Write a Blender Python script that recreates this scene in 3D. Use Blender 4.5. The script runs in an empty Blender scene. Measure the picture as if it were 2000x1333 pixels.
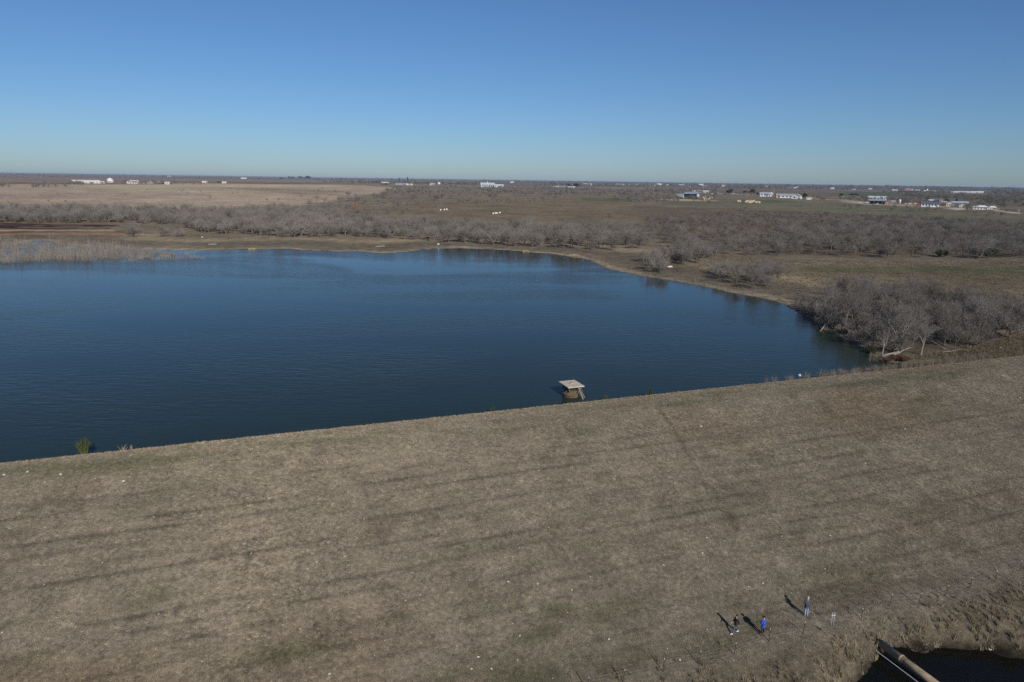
import bpy, bmesh, math, random
import numpy as np
from mathutils import Vector, Matrix

SC = bpy.context.scene
COL = SC.collection
R = math.radians
random.seed(11)
rng = np.random.default_rng(7)

# ------------------------------------------------------------------ camera
CAMZ = 29.0
FPX = 1333.3                      # focal length in pixels of the 2000 px wide frame (24 mm on 36 mm)
PITCH, ROLL = 13.24, 0.83
cam_d = bpy.data.cameras.new('camera')
cam = bpy.data.objects.new('camera', cam_d)
COL.objects.link(cam)
cam_d.sensor_width = 36.0
cam_d.lens = 24.0
cam_d.clip_start = 0.5
cam_d.clip_end = 90000.0
CAMR = Matrix.Rotation(R(90 - PITCH), 3, 'X') @ Matrix.Rotation(R(ROLL), 3, 'Z')
cam.matrix_world = Matrix.Translation((0, 0, CAMZ)) @ CAMR.to_4x4()
SC.camera = cam

# ------------------------------------------------------------------ sky and sun
SUN_EL, SUN_ROT = 29.3, 157.8     # behind the camera and to the right
world = bpy.data.worlds.new('World')
SC.world = world
world.use_nodes = True
wn, wl = world.node_tree.nodes, world.node_tree.links
sky = wn.new('ShaderNodeTexSky')
sky.sky_type = 'NISHITA'
sky.sun_disc = False
sky.sun_elevation = R(SUN_EL)
sky.sun_rotation = R(SUN_ROT)
sky.altitude = 0
sky.air_density = 0.92
sky.dust_density = 0.38
sky.ozone_density = 9.0
wl.new(sky.outputs[0], wn['Background'].inputs[0])
wn['Background'].inputs[1].default_value = 0.0805

sun_d = bpy.data.lights.new('sun', 'SUN')
sun_d.energy = 4.3
sun_d.angle = R(0.53)
sun_d.color = (1.0, 0.93, 0.83)
sun = bpy.data.objects.new('sun', sun_d)
COL.objects.link(sun)
sdir = Vector((math.sin(R(SUN_ROT)) * math.cos(R(SUN_EL)), math.cos(R(SUN_ROT)) * math.cos(R(SUN_EL)), math.sin(R(SUN_EL))))
sun.rotation_euler = sdir.to_track_quat('Z', 'Y').to_euler()

SC.view_settings.view_transform = 'Standard'
SC.view_settings.look = 'None'
SC.view_settings.gamma = 1.0
SC.view_settings.use_curve_mapping = False
SC.view_settings.exposure = 0.0
SC.cycles.max_bounces = 6
SC.cycles.diffuse_bounces = 2
SC.cycles.glossy_bounces = 2
SC.cycles.transmission_bounces = 2
SC.cycles.volume_bounces = 0
SC.cycles.use_denoising = False
SC.cycles.sample_clamp_direct = 2.5
SC.cycles.sample_clamp_indirect = 1.5
SC.cycles.use_adaptive_sampling = False

# ------------------------------------------------------------------ numeric helpers
def hash2(ix, iy, seed):
    n = (ix.astype(np.int64) * 374761393 + iy.astype(np.int64) * 668265263 + seed * 974711) & 0x7fffffff
    n = ((n ^ (n >> 13)) * 1274126177) & 0x7fffffff
    return ((n ^ (n >> 16)) & 0xffff) / 65535.0

def vnoise(x, y, seed=0):
    x = np.asarray(x, float); y = np.asarray(y, float)
    ix, iy = np.floor(x), np.floor(y)
    fx, fy = x - ix, y - iy
    fx = fx * fx * (3 - 2 * fx); fy = fy * fy * (3 - 2 * fy)
    a = hash2(ix, iy, seed); b = hash2(ix + 1, iy, seed)
    c = hash2(ix, iy + 1, seed); d = hash2(ix + 1, iy + 1, seed)
    return (a * (1 - fx) + b * fx) * (1 - fy) + (c * (1 - fx) + d * fx) * fy

def fbm(x, y, seed=0, o=4):
    t, a, n = 0.0, 0.5, 0.0
    for k in range(o):
        t = t + a * vnoise(np.asarray(x) * 2 ** k, np.asarray(y) * 2 ** k, seed + k * 17)
        n += a; a *= 0.5
    return t / n

def sstep(a, b, x):
    t = np.clip((x - a) / (b - a), 0, 1)
    return t * t * (3 - 2 * t)

def poly_sd(x, y, poly):
    """signed distance to a polygon, positive outside"""
    x = np.asarray(x, float); y = np.asarray(y, float)
    d2 = np.full(x.shape, 1e18); inside = np.zeros(x.shape, bool)
    n = len(poly)
    for i in range(n):
        ax, ay = poly[i]; bx, by = poly[(i + 1) % n]
        ex, ey = bx - ax, by - ay
        t = np.clip(((x - ax) * ex + (y - ay) * ey) / (ex * ex + ey * ey + 1e-12), 0, 1)
        d2 = np.minimum(d2, (x - ax - t * ex) ** 2 + (y - ay - t * ey) ** 2)
        c = ((ay > y) != (by > y))
        xi = (bx - ax) * (y - ay) / ((by - ay) + 1e-12) + ax
        inside ^= c & (x < xi)
    d = np.sqrt(d2)
    return np.where(inside, -d, d)

def line_dist(x, y, pts):
    d2 = np.full(np.shape(x), 1e18)
    for (ax, ay), (bx, by) in zip(pts[:-1], pts[1:]):
        ex, ey = bx - ax, by - ay
        t = np.clip(((x - ax) * ex + (y - ay) * ey) / (ex * ex + ey * ey + 1e-12), 0, 1)
        d2 = np.minimum(d2, (x - ax - t * ex) ** 2 + (y - ay - t * ey) ** 2)
    return np.sqrt(d2)

def ray(px, py):
    v = CAMR @ Vector(((px - 1000) / FPX, -(py - 666.5) / FPX, -1.0))
    return v

def on_z(px, py, z=0.0):
    v = ray(px, py)
    t = (z - CAMZ) / v.z
    return (v.x * t, v.y * t)

# ------------------------------------------------------------------ terrain
P0 = (0.0, 76.0)                                  # a point on the far edge of the dam crest
UX, UY = math.cos(R(20.1)), math.sin(R(20.1))     # along the dam
NX, NY = UY, -UX                                  # downstream
CREST, TOE = 2.75, -6.0
def to_sd(x, y):
    return (x - P0[0]) * UX + (y - P0[1]) * UY, (x - P0[0]) * NX + (y - P0[1]) * NY
def from_sd(s, d):
    return P0[0] + s * UX + d * NX, P0[1] + s * UY + d * NY

lake_px = [(-160, 486), (0, 483), (45, 478), (62, 472.5), (94, 472), (108, 478), (170, 483), (260, 487), (345, 489), (400, 490), (480, 488.5), (520, 487), (560, 486), (590, 489),
           (620, 490.5), (660, 492), (700, 491.5), (745, 496), (775, 494), (800, 492), (830, 488), (860, 486), (900, 485.5), (940, 487), (980, 488.5), (1010, 491), (1040, 494),
           (1075, 496), (1100, 500), (1130, 504), (1150, 509), (1162, 514), (1180, 523), (1195, 528), (1222, 533), (1250, 539), (1280, 544), (1300, 547), (1325, 551),
           (1350, 556), (1375, 561), (1400, 566), (1430, 573), (1450, 577), (1480, 582), (1505, 587), (1528, 594), (1540, 601), (1556, 610), (1572, 619), (1582, 630), (1596, 641),
           (1618, 648), (1640, 657), (1655, 666), (1672, 673), (1688, 681), (1698, 688), (1704, 697), (1700, 706)]
LAKE = [on_z(a, b) for a, b in lake_px]
LAKE_N = len(LAKE)
for s_ in (82, 60, 30, 0, -30, -60, -120, -220):
    LAKE.append(from_sd(s_, -3.5))
LAKE += [(-420, 120), (-420, 260)]

POOL_Z = -8.0
pool_px = [(1660, 1352), (1680, 1334), (1697, 1312), (1703, 1300), (1716, 1289), (1731, 1272), (1756, 1268), (1790, 1271), (1812, 1270), (1840, 1267), (1878, 1271), (1905, 1271),
           (1934, 1272), (1948, 1280), (1975, 1284), (2005, 1288), (2060, 1300), (2100, 1360), (2050, 1480), (1800, 1500), (1660, 1430)]
POOL = [on_z(a, b, POOL_Z) for a, b in pool_px]

def land_h(x, y, sd=None):
    if sd is None:
        sd = poly_sd(x, y, LAKE)
    out = 0.055 * np.minimum(sd, 14) + 0.35 * sstep(10, 60, sd)
    rise = 8.6 * sstep(40, 760, sd)
    r = np.hypot(x, y)
    und = (fbm(x / 420.0, y / 420.0, 5, 3) - 0.5) * 3.0 * sstep(80, 500, sd)
    bump = (fbm(x / 9.0, y / 9.0, 9, 3) - 0.5) * 0.5 * sstep(3, 25, sd)
    far = 24 * sstep(5500, 15000, r)
    bed = np.maximum(0.10 * sd, -3.0)
    return np.where(sd > 0, out + rise + und + bump + far, bed)

def dam_h(s, d):
    x, y = from_sd(s, d)
    wob = (fbm(s / 14.0, d / 14.0, 31, 3) - 0.5) * 0.35
    up = CREST + d / 2.6                                    # upstream face
    top = CREST + 0.05 * np.sin(np.clip(d / 5.2, 0, 1) * math.pi)
    dn = CREST - (d - 5.2) / 3.0
    z = np.where(d < 0, up, np.where(d < 5.2, top, dn))
    toe_z = TOE - 0.012 * np.maximum(d - 32, 0)
    k = 0.4                                                  # smooth foot of the slope
    z = np.where(d > 5.2, k * np.log(np.exp(np.clip(z / k, -60, 60)) + np.exp(toe_z / k)), z)
    z = np.maximum(z, -4.5 * (d < 0) - 12 * (d >= 0))
    z = z + wob * sstep(3, 12, d) + (fbm(s / 1.7, d / 1.7, 77, 2) - 0.5) * 0.10
    rough = sstep(33.5, 36.5, d)
    z = z + rough * (fbm(s / 2.2, d / 2.2, 41, 3) - 0.5) * 0.7
    psd = poly_sd(x, y, POOL)
    psd = psd + (fbm(s / 1.6, d / 1.6, 57, 2) - 0.5) * 0.9
    bank = POOL_Z - 0.25 + np.clip(psd, -4, 0) * 0.4 + 1.35 * sstep(-0.1, 0.9, psd) + 1.0 * sstep(0.6, 3.0, psd)
    return np.where(psd < 7, np.minimum(z, bank + 0.0), z)

def ground_h(x, y):
    x = np.asarray(x, float); y = np.asarray(y, float)
    s, d = to_sd(x, y)
    out = np.empty(x.shape)
    a = d > 0; b = d <= 0; c = b & (d > -16)
    if a.any(): out[a] = dam_h(s[a], d[a])
    if b.any(): out[b] = land_h(x[b], y[b])
    if c.any(): out[c] = np.maximum(out[c], dam_h(s[c], d[c]))
    return out

TT = np.geomspace(25, 60000, 380)
def gp(px, py, ref=1):
    """point of the terrain seen at a pixel of the 2000 px frame"""
    v = ray(px, py)
    hz = math.hypot(v.x, v.y)
    X, Y = v.x / hz * TT, v.y / hz * TT
    Z = CAMZ + v.z / hz * TT
    below = Z < ground_h(X, Y)
    i = int(np.argmax(below)) if below.any() else len(TT) - 1
    a, b = TT[max(i - 1, 0)], TT[i]
    for _ in range(3):
        q = np.linspace(a, b, 20)
        bl = (CAMZ + v.z / hz * q) < ground_h(v.x / hz * q, v.y / hz * q)
        j = int(np.argmax(bl)) if bl.any() else 19
        a, b = q[max(j - 1, 0)], q[j]
    x, y = v.x / hz * b, v.y / hz * b
    return Vector((x, y, float(ground_h(np.array([x]), np.array([y]))[0])))

FWD = CAMR @ Vector((0, 0, -1))
def depth(p):
    return (Vector(p) - Vector((0, 0, CAMZ))).dot(FWD)
def gpoly(pts):
    return [tuple(gp(*p)[:2]) for p in pts]

# ------------------------------------------------------------------ materials
MATS = {}
def nmat(name):
    m = bpy.data.materials.new(name); m.use_nodes = True
    nt = m.node_tree
    return m, nt.nodes, nt.links, nt.nodes['Principled BSDF']

def noise(n, l, scale, detail=4, rough=0.6, vec=None, dist=0.0):
    t = n.new('ShaderNodeTexNoise')
    t.inputs['Scale'].default_value = scale; t.inputs['Detail'].default_value = detail
    t.inputs['Roughness'].default_value = rough; t.inputs['Distortion'].default_value = dist
    if vec is not None: l.new(vec, t.inputs['Vector'])
    return t

def remap(n, l, src, a, b, c, d):
    t = n.new('ShaderNodeMapRange')
    l.new(src, t.inputs[0])
    for i, v in enumerate((a, b, c, d)): t.inputs[i + 1].default_value = v
    return t.outputs[0]

def math_n(n, l, op, a, b):
    t = n.new('ShaderNodeMath'); t.operation = op
    for i, v in enumerate((a, b)):
        if isinstance(v, (int, float)): t.inputs[i].default_value = v
        else: l.new(v, t.inputs[i])
    return t.outputs[0]

def mixc(n, l, fac, a, b, blend='MIX'):
    t = n.new('ShaderNodeMix'); t.data_type = 'RGBA'; t.blend_type = blend
    for sock, v in ((t.inputs[0], fac), (t.inputs[6], a), (t.inputs[7], b)):
        if isinstance(v, (int, float)): sock.default_value = v
        elif isinstance(v, tuple): sock.default_value = (*v, 1)
        else: l.new(v, sock)
    return t.outputs[2]

def paint(col, rough=0.6, vary=0.25, scale=3.0, metal=0.0):
    key = (tuple(round(c, 3) for c in col), rough, vary, scale, metal)
    if key in MATS: return MATS[key]
    m, n, l, b = nmat('surface')
    tc = n.new('ShaderNodeTexCoord')
    t = noise(n, l, scale, 5, 0.65, tc.outputs['Object'])
    f = remap(n, l, t.outputs[0], 0.3, 0.7, 1 - vary, 1 + vary * 0.5)
    c = mixc(n, l, 1.0, tuple(col), f, 'MULTIPLY')
    l.new(c, b.inputs['Base Color'])
    b.inputs['Roughness'].default_value = rough
    b.inputs['Metallic'].default_value = metal
    b.inputs['Specular IOR Level'].default_value = 0.3
    MATS[key] = m
    return m

def ground_mat(name, fine):
    m, n, l, b = nmat(name)
    at = n.new('ShaderNodeAttribute'); at.attribute_name = 'tint'
    geo = n.new('ShaderNodeNewGeometry')
    p = geo.outputs['Position']
    c = at.outputs['Color']
    if fine:
        scales = ((0.35, .72, 1.25), (2.3, .62, 1.38), (9.0, .55, 1.45))
    else:
        scales = ((0.004, .86, 1.14), (0.03, .78, 1.22), (0.25, .68, 1.32), (1.6, .62, 1.4))
    for sc, lo, hi in scales:
        t = noise(n, l, sc, 4, 0.62, p)
        c = mixc(n, l, 1.0, c, remap(n, l, t.outputs[0], 0.3, 0.7, lo, hi), 'MULTIPLY')
    # bleached straw flecks and olive growth
    t = noise(n, l, 0.12 if not fine else 0.5, 5, 0.7, p)
    c = mixc(n, l, remap(n, l, t.outputs[0], 0.5, 0.75, 0, 0.5), c, mixc(n, l, 1.0, c, (0.82, 0.92, 0.72), 'MULTIPLY'))
    l.new(c, b.inputs['Base Color'])
    b.inputs['Roughness'].default_value = 0.95
    b.inputs['Diffuse Roughness'].default_value = 1.0
    b.inputs['Specular IOR Level'].default_value = 0.05
    bt = noise(n, l, 7.0 if fine else 0.8, 6, 0.7, p)
    bp = n.new('ShaderNodeBump'); bp.inputs['Strength'].default_value = 0.8
    bp.inputs['Distance'].default_value = 0.12 if fine else 0.5
    l.new(bt.outputs[0], bp.inputs['Height']); l.new(bp.outputs[0], b.inputs['Normal'])
    return m

def water_mat(name, base, amp, rough, spec=0.19):
    m, n, l, b = nmat(name)
    b.inputs['Base Color'].default_value = (*base, 1)
    b.inputs['Roughness'].default_value = rough
    b.inputs['IOR'].default_value = 1.333
    b.inputs['Specular IOR Level'].default_value = spec
    geo = n.new('ShaderNodeNewGeometry')
    mp = n.new('ShaderNodeMapping'); mp.inputs['Rotation'].default_value = (0, 0, R(12))
    mp.inputs['Scale'].default_value = (0.28, 1.0, 1.0)
    l.new(geo.outputs['Position'], mp.inputs['Vector'])
    a = noise(n, l, 1.15, 2, 0.5, mp.outputs[0], 0.4)
    mp2 = n.new('ShaderNodeMapping'); mp2.inputs['Rotation'].default_value = (0, 0, R(-22))
    mp2.inputs['Scale'].default_value = (0.5, 1.0, 1.0)
    l.new(geo.outputs['Position'], mp2.inputs['Vector'])
    c = noise(n, l, 3.4, 2, 0.5, mp2.outputs[0], 0.3)
    h = math_n(n, l, 'ADD', a.outputs[0], math_n(n, l, 'MULTIPLY', c.outputs[0], 0.35))
    mp3 = n.new('ShaderNodeMapping'); mp3.inputs['Scale'].default_value = (0.012, 0.03, 1.0)
    mp3.inputs['Rotation'].default_value = (0, 0, R(8))
    l.new(geo.outputs['Position'], mp3.inputs['Vector'])
    g = noise(n, l, 1.0, 3, 0.55, mp3.outputs[0], 0.8)
    l.new(remap(n, l, g.outputs[0], 0.36, 0.62, rough * 0.45, rough * 1.25), b.inputs['Roughness'])
    gust = remap(n, l, g.outputs[0], 0.38, 0.6, 0.15, 1.0)     # wind gusts and smooth slicks
    bp = n.new('ShaderNodeBump'); bp.inputs['Distance'].default_value = amp
    l.new(gust, bp.inputs['Strength'])
    l.new(h, bp.inputs['Height']); l.new(bp.outputs[0], b.inputs['Normal'])
    return m

def twig_mat(name, c0, c1):
    m, n, l, b = nmat(name)
    oi = n.new('ShaderNodeObjectInfo')
    geo = n.new('ShaderNodeNewGeometry')
    t = noise(n, l, 1.3, 3, 0.6, geo.outputs['Position'])
    f = math_n(n, l, 'ADD', math_n(n, l, 'MULTIPLY', oi.outputs['Random'], 0.65), math_n(n, l, 'MULTIPLY', t.outputs[0], 0.35))
    l.new(mixc(n, l, f, c0, c1), b.inputs['Base Color'])
    b.inputs['Roughness'].default_value = 0.9
    b.inputs['Diffuse Roughness'].default_value = 1.0
    b.inputs['Specular IOR Level'].default_value = 0.1
    return m

def grass_mat(name):
    m, n, l, b = nmat(name)
    at = n.new('ShaderNodeAttribute'); at.attribute_name = 'tint'; at.attribute_type = 'INSTANCER'
    oi = n.new('ShaderNodeObjectInfo')
    c = mixc(n, l, 1.0, at.outputs['Color'], remap(n, l, oi.outputs['Random'], 0, 1, 0.7, 1.3), 'MULTIPLY')
    l.new(c, b.inputs['Base Color'])
    b.inputs['Roughness'].default_value = 0.9
    b.inputs['Diffuse Roughness'].default_value = 1.0
    b.inputs['Specular IOR Level'].default_value = 0.1
    return m

M_BARK = twig_mat('bark', (0.10, 0.085, 0.07), (0.19, 0.17, 0.148))
M_TWIG = twig_mat('twigs', (0.11, 0.097, 0.085), (0.262, 0.239, 0.216))
M_DEAD = twig_mat('bleached_wood', (0.24, 0.215, 0.185), (0.39, 0.355, 0.31))
M_STALK = twig_mat('dead_stalks', (0.15, 0.125, 0.10), (0.33, 0.28, 0.23))
M_SAP = twig_mat('drowned_wood', (0.13, 0.115, 0.10), (0.30, 0.27, 0.24))
M_OLIVE = twig_mat('olive_leaves', (0.09, 0.088, 0.045), (0.15, 0.135, 0.075))
M_RUST = twig_mat('rusty_twigs', (0.24, 0.13, 0.075), (0.32, 0.19, 0.11))
M_EVER = twig_mat('evergreen_leaves', (0.025, 0.04, 0.018), (0.06, 0.075, 0.03))
M_REED = twig_mat('green_reed', (0.03, 0.045, 0.016), (0.08, 0.09, 0.038))
M_BRUSH = twig_mat('red_brush', (0.095, 0.052, 0.04), (0.155, 0.088, 0.065))
M_GRASS = grass_mat('dry_grass')

# ------------------------------------------------------------------ object helpers
def tag(o, label=None, cat=None, group=None, kind=None):
    if label: o['label'] = label
    if cat: o['category'] = cat
    if group: o['group'] = group
    if kind: o['kind'] = kind
    return o

def link(name, me, parent=None, mats=()):
    o = bpy.data.objects.new(name, me)
    COL.objects.link(o)
    if parent is not None: o.parent = parent
    if me is not None:
        for m in mats:
            if m.name not in [x.name for x in me.materials if x]: me.materials.append(m)
    return o

def empty(name, loc, rz=0.0):
    o = bpy.data.objects.new(name, None)
    COL.objects.link(o)
    o.location = loc; o.rotation_euler = (0, 0, rz)
    o.empty_display_size = 0.3
    return o

class MB:
    """collects vertices and faces for one mesh"""
    def __init__(s): s.v = []; s.f = []
    def add(s, v, f):
        o = len(s.v); s.v += [tuple(p) for p in v]; s.f += [tuple(i + o for i in q) for q in f]; return s
    def box(s, x0, x1, y0, y1, z0, z1):
        return s.add([(x0, y0, z0), (x1, y0, z0), (x1, y1, z0), (x0, y1, z0), (x0, y0, z1), (x1, y0, z1), (x1, y1, z1), (x0, y1, z1)],
                     [(0, 3, 2, 1), (4, 5, 6, 7), (0, 1, 5, 4), (1, 2, 6, 5), (2, 3, 7, 6), (3, 0, 4, 7)])
    def tube(s, pts, rad, n=6, cap=True):
        pts = [Vector(p) for p in pts]
        if isinstance(rad, (int, float)): rad = [rad] * len(pts)
        o = len(s.v); u = None
        for i, p in enumerate(pts):
            t = (pts[min(i + 1, len(pts) - 1)] - pts[max(i - 1, 0)]).normalized()
            if u is None:
                u = t.cross(Vector((0, 0, 1)))
                if u.length < 1e-3: u = t.cross(Vector((0, 1, 0)))
            u = (u - t * u.dot(t)).normalized(); w = t.cross(u)
            for k in range(n):
                a = 2 * math.pi * k / n
                s.v.append(tuple(p + (u * math.cos(a) + w * math.sin(a)) * rad[i]))
        for i in range(len(pts) - 1):
            for k in range(n):
                a, b = o + i * n + k, o + i * n + (k + 1) % n
                s.f.append((a, b, b + n, a + n))
        if cap:
            s.f.append(tuple(o + k for k in range(n - 1, -1, -1)))
            q = o + (len(pts) - 1) * n
            s.f.append(tuple(q + k for k in range(n)))
        return s
    def lathe(s, prof, n=16, c=(0, 0)):
        o = len(s.v)
        for r, z in prof:
            for k in range(n):
                a = 2 * math.pi * k / n
                s.v.append((c[0] + r * math.cos(a), c[1] + r * math.sin(a), z))
        for i in range(len(prof) - 1):
            for k in range(n):
                a, b = o + i * n + k, o + i * n + (k + 1) % n
                s.f.append((a, b, b + n, a + n))
        s.f.append(tuple(o + k for k in range(n - 1, -1, -1)))
        q = o + (len(prof) - 1) * n
        s.f.append(tuple(q + k for k in range(n)))
        return s
    def mesh(s, name='mesh', smooth=False):
        me = bpy.data.meshes.new(name); me.from_pydata(s.v, [], s.f); me.update()
        if smooth: me.polygons.foreach_set('use_smooth', [True] * len(me.polygons))
        return me
    def obj(s, name, mat, parent=None, smooth=False):
        return link(name, s.mesh(name, smooth), parent, [mat])

def np_mesh(name, V, F, smooth=False):
    me = bpy.data.meshes.new(name)
    V = np.asarray(V, np.float32); F = np.asarray(F, np.int32)
    k = F.shape[1]
    me.vertices.add(len(V)); me.vertices.foreach_set('co', V.ravel())
    me.loops.add(F.size); me.loops.foreach_set('vertex_index', F.ravel())
    me.polygons.add(len(F)); me.polygons.foreach_set('loop_start', np.arange(0, F.size, k, dtype=np.int32))
    me.update(calc_edges=True)
    if smooth: me.polygons.foreach_set('use_smooth', np.ones(len(F), bool))
    return me

def set_tint(me, C):
    a = me.attributes.new('tint', 'FLOAT_COLOR', 'POINT')
    c = np.ones((len(C), 4), np.float32); c[:, :3] = C
    a.data.foreach_set('color', c.ravel())

def scatter(name, pts, scale, rot, idx, protos, tint=None, tilt=None):
    """one object whose points carry instances of the prototype meshes"""
    me = bpy.data.meshes.new(name)
    P = np.asarray(pts, np.float32)
    me.vertices.add(len(P)); me.vertices.foreach_set('co', P.ravel())
    sc = np.asarray(scale, np.float32)
    if sc.ndim == 1: sc = np.stack([sc] * 3, 1)
    me.attributes.new('sc', 'FLOAT_VECTOR', 'POINT').data.foreach_set('vector', sc.ravel())
    rv = np.zeros((len(P), 3), np.float32); rv[:, 2] = rot
    if tilt is not None: rv[:, :2] = tilt
    me.attributes.new('rv', 'FLOAT_VECTOR', 'POINT').data.foreach_set('vector', rv.ravel())
    me.attributes.new('pi', 'INT', 'POINT').data.foreach_set('value', np.asarray(idx, np.int32))
    if tint is not None: set_tint(me, tint)
    me.update()
    o = bpy.data.objects.new(name, me); COL.objects.link(o)
    pc = bpy.data.collections.new(name + '_kinds')
    for i, pm in enumerate(protos):
        pc.objects.link(bpy.data.objects.new('%s_kind_%02d' % (name, i), pm))
    ng = bpy.data.node_groups.new(name + '_nodes', 'GeometryNodeTree')
    ng.interface.new_socket('Geometry', in_out='INPUT', socket_type='NodeSocketGeometry')
    ng.interface.new_socket('Geometry', in_out='OUTPUT', socket_type='NodeSocketGeometry')
    N, L = ng.nodes, ng.links
    gi, go = N.new('NodeGroupInput'), N.new('NodeGroupOutput')
    ci = N.new('GeometryNodeCollectionInfo'); ci.inputs[0].default_value = pc
    ci.inputs['Separate Children'].default_value = True; ci.inputs['Reset Children'].default_value = True
    ip = N.new('GeometryNodeInstanceOnPoints'); ip.inputs['Pick Instance'].default_value = True
    def attr(nm, ty):
        a = N.new('GeometryNodeInputNamedAttribute'); a.data_type = ty; a.inputs[0].default_value = nm; return a.outputs[0]
    L.new(gi.outputs[0], ip.inputs['Points']); L.new(ci.outputs[0], ip.inputs['Instance'])
    L.new(attr('pi', 'INT'), ip.inputs['Instance Index'])
    er = N.new('FunctionNodeEulerToRotation'); L.new(attr('rv', 'FLOAT_VECTOR'), er.inputs[0])
    L.new(er.outputs[0], ip.inputs['Rotation'])
    L.new(attr('sc', 'FLOAT_VECTOR'), ip.inputs['Scale'])
    L.new(ip.outputs[0], go.inputs[0])
    md = o.modifiers.new('scatter', 'NODES'); md.node_group = ng
    return o

# ------------------------------------------------------------------ the land, one sheet to the horizon
ang = np.concatenate([np.arange(-52, 52, 0.32), np.arange(52, 308, 2.5)])
rad = np.concatenate([np.linspace(4, 40, 10)[:-1], np.geomspace(40, 26000, 520)])
A_, R_ = np.meshgrid(np.radians(ang), rad, indexing='ij')
LX, LY = (np.sin(A_) * R_).ravel(), (np.cos(A_) * R_).ravel()
s_, d_ = to_sd(LX, LY)
lsd = poly_sd(LX, LY, LAKE)
LZ = land_h(LX, LY, lsd)
down = sstep(-4, 1.5, d_)
LZ = LZ * (1 - down) + (-8.6) * down                    # it passes under the dam and drops away behind it
pool_hole = poly_sd(LX, LY, POOL)
LZ = np.where(pool_hole < 9, -12.0, LZ)

BASE = np.array([0.175, 0.145, 0.108])
LC = np.tile(BASE, (len(LX), 1))
WOBX, WOBY = fbm(LX / 30, LY / 30, 3, 3) - .5, fbm(LX / 30, LY / 30, 4, 3) - .5
def zone(pts, col, soft=6.0, world=False, mott=False):
    poly = pts if world else gpoly(pts)
    lo, hi = np.min(poly, 0) - soft * 3, np.max(poly, 0) + soft * 3
    m = (LX > lo[0]) & (LX < hi[0]) & (LY > lo[1]) & (LY < hi[1])
    sd_ = poly_sd(LX[m] + WOBX[m] * soft * 3, LY[m] + WOBY[m] * soft * 3, poly)
    w = (1 - sstep(-soft, soft, sd_))[:, None]
    if mott: w = w * (0.25 + 0.75 * sstep(0.36, 0.58, fbm(LX[m] / 16, LY[m] / 7, 61, 4)))[:, None]
    LC[m] = LC[m] * (1 - w) + np.array(col) * w
rr = np.hypot(LX, LY)
w = sstep(1500, 3500, rr)[:, None]
LC = LC * (1 - w) + np.array([0.15, 0.12, 0.10]) * w
# far fields
strip = fbm(LX / 900.0, LY / 350.0, 88, 3)
LC = LC * (0.75 + 0.5 * sstep(0.35, 0.65, strip) * sstep(900, 2000, rr) + 0.25 * (1 - sstep(900, 2000, rr)))[:, None]
wood = sstep(4200, 7500, rr) * sstep(-0.12, 0.10, np.arctan2(LX, LY) + 0.1)
LC = LC * (1 - wood[:, None]) + np.array([0.06, 0.06, 0.055]) * wood[:, None]
zone([(-120, 347), (760, 352), (760, 357), (440, 356), (-120, 352)], (0.20, 0.15, 0.12), 30)
zone([(-120, 372), (-40, 360), (140, 361), (330, 359), (660, 361), (775, 366), (740, 378), (660, 392), (560, 403), (380, 410), (-120, 412)], (0.33, 0.265, 0.205), 12)
zone([(160, 362), (420, 361), (700, 363), (640, 366), (380, 365), (200, 370)], (0.38, 0.32, 0.22), 10)
zone([(-100, 378), (200, 376), (420, 380), (300, 386), (-100, 388)], (0.285, 0.225, 0.185), 14, mott=True)
zone([(40, 396), (320, 394), (520, 398), (400, 404), (40, 406)], (0.27, 0.225, 0.18), 12, mott=True)
zone([(420, 366), (560, 370), (690, 374), (640, 382), (520, 376)], (0.21, 0.165, 0.125), 10, mott=True)
zone([(750, 402), (900, 392), (1080, 393), (1240, 396), (1240, 425), (1150, 436), (960, 430), (760, 418)], (0.165, 0.132, 0.092), 8)
zone([(1130, 386), (1240, 388), (1235, 396), (1140, 393)], (0.115, 0.12, 0.072), 6)
zone([(1270, 392), (1400, 388), (1500, 391), (1640, 396), (1760, 406), (1900, 414), (2080, 428), (2080, 446), (1850, 428), (1650, 415), (1480, 404), (1290, 400)], (0.15, 0.142, 0.096), 8)
zone([(1440, 391), (1520, 391), (1560, 396), (1440, 398)], (0.10, 0.12, 0.066), 6)
zone([(1400, 366), (1640, 369), (1640, 377), (1560, 379), (1420, 375)], (0.165, 0.13, 0.10), 15)
zone([(1640, 374), (1760, 376), (1775, 382), (1650, 381)], (0.10, 0.115, 0.065), 12)
zone([(1230, 402), (1600, 414), (1900, 432), (2060, 450), (2060, 500), (1560, 500), (1280, 470)], (0.14, 0.112, 0.082), 10)
zone([(1545, 512), (1700, 508), (2120, 512), (2120, 640), (1960, 610), (1700, 545), (1560, 560)], (0.18, 0.15, 0.102), 5)
zone([(1560, 520), (2120, 524), (2120, 540), (1700, 534), (1560, 530)], (0.14, 0.13, 0.075), 4)
zone([(-120, 435), (60, 436), (140, 439), (226, 440), (224, 447), (120, 448), (-120, 446)], (0.05, 0.026, 0.023), 2.5, mott=True)
zone([(-120, 453), (80, 451), (215, 450), (300, 455), (215, 466), (150, 463), (-120, 460)], (0.14, 0.062, 0.045), 2.5, mott=True)
zone([(-120, 448), (100, 449), (230, 449), (220, 452), (80, 452), (-120, 453)], (0.30, 0.25, 0.17), 1.2)
zone([(1640, 389), (1700, 396), (1760, 399), (1860, 404), (1870, 407), (1760, 403), (1690, 400), (1640, 393)], (0.36, 0.30, 0.235), 4)
zone([(1845, 408), (1880, 406), (1900, 408), (1870, 411)], (0.55, 0.50, 0.42), 3)
zone([(1955, 411), (1990, 416), (1985, 418), (1950, 413)], (0.60, 0.56, 0.48), 3)
zone([(1290, 389), (1345, 390), (1400, 392), (1400, 393.5), (1340, 393), (1290, 391)], (0.42, 0.35, 0.26), 3)
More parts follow.
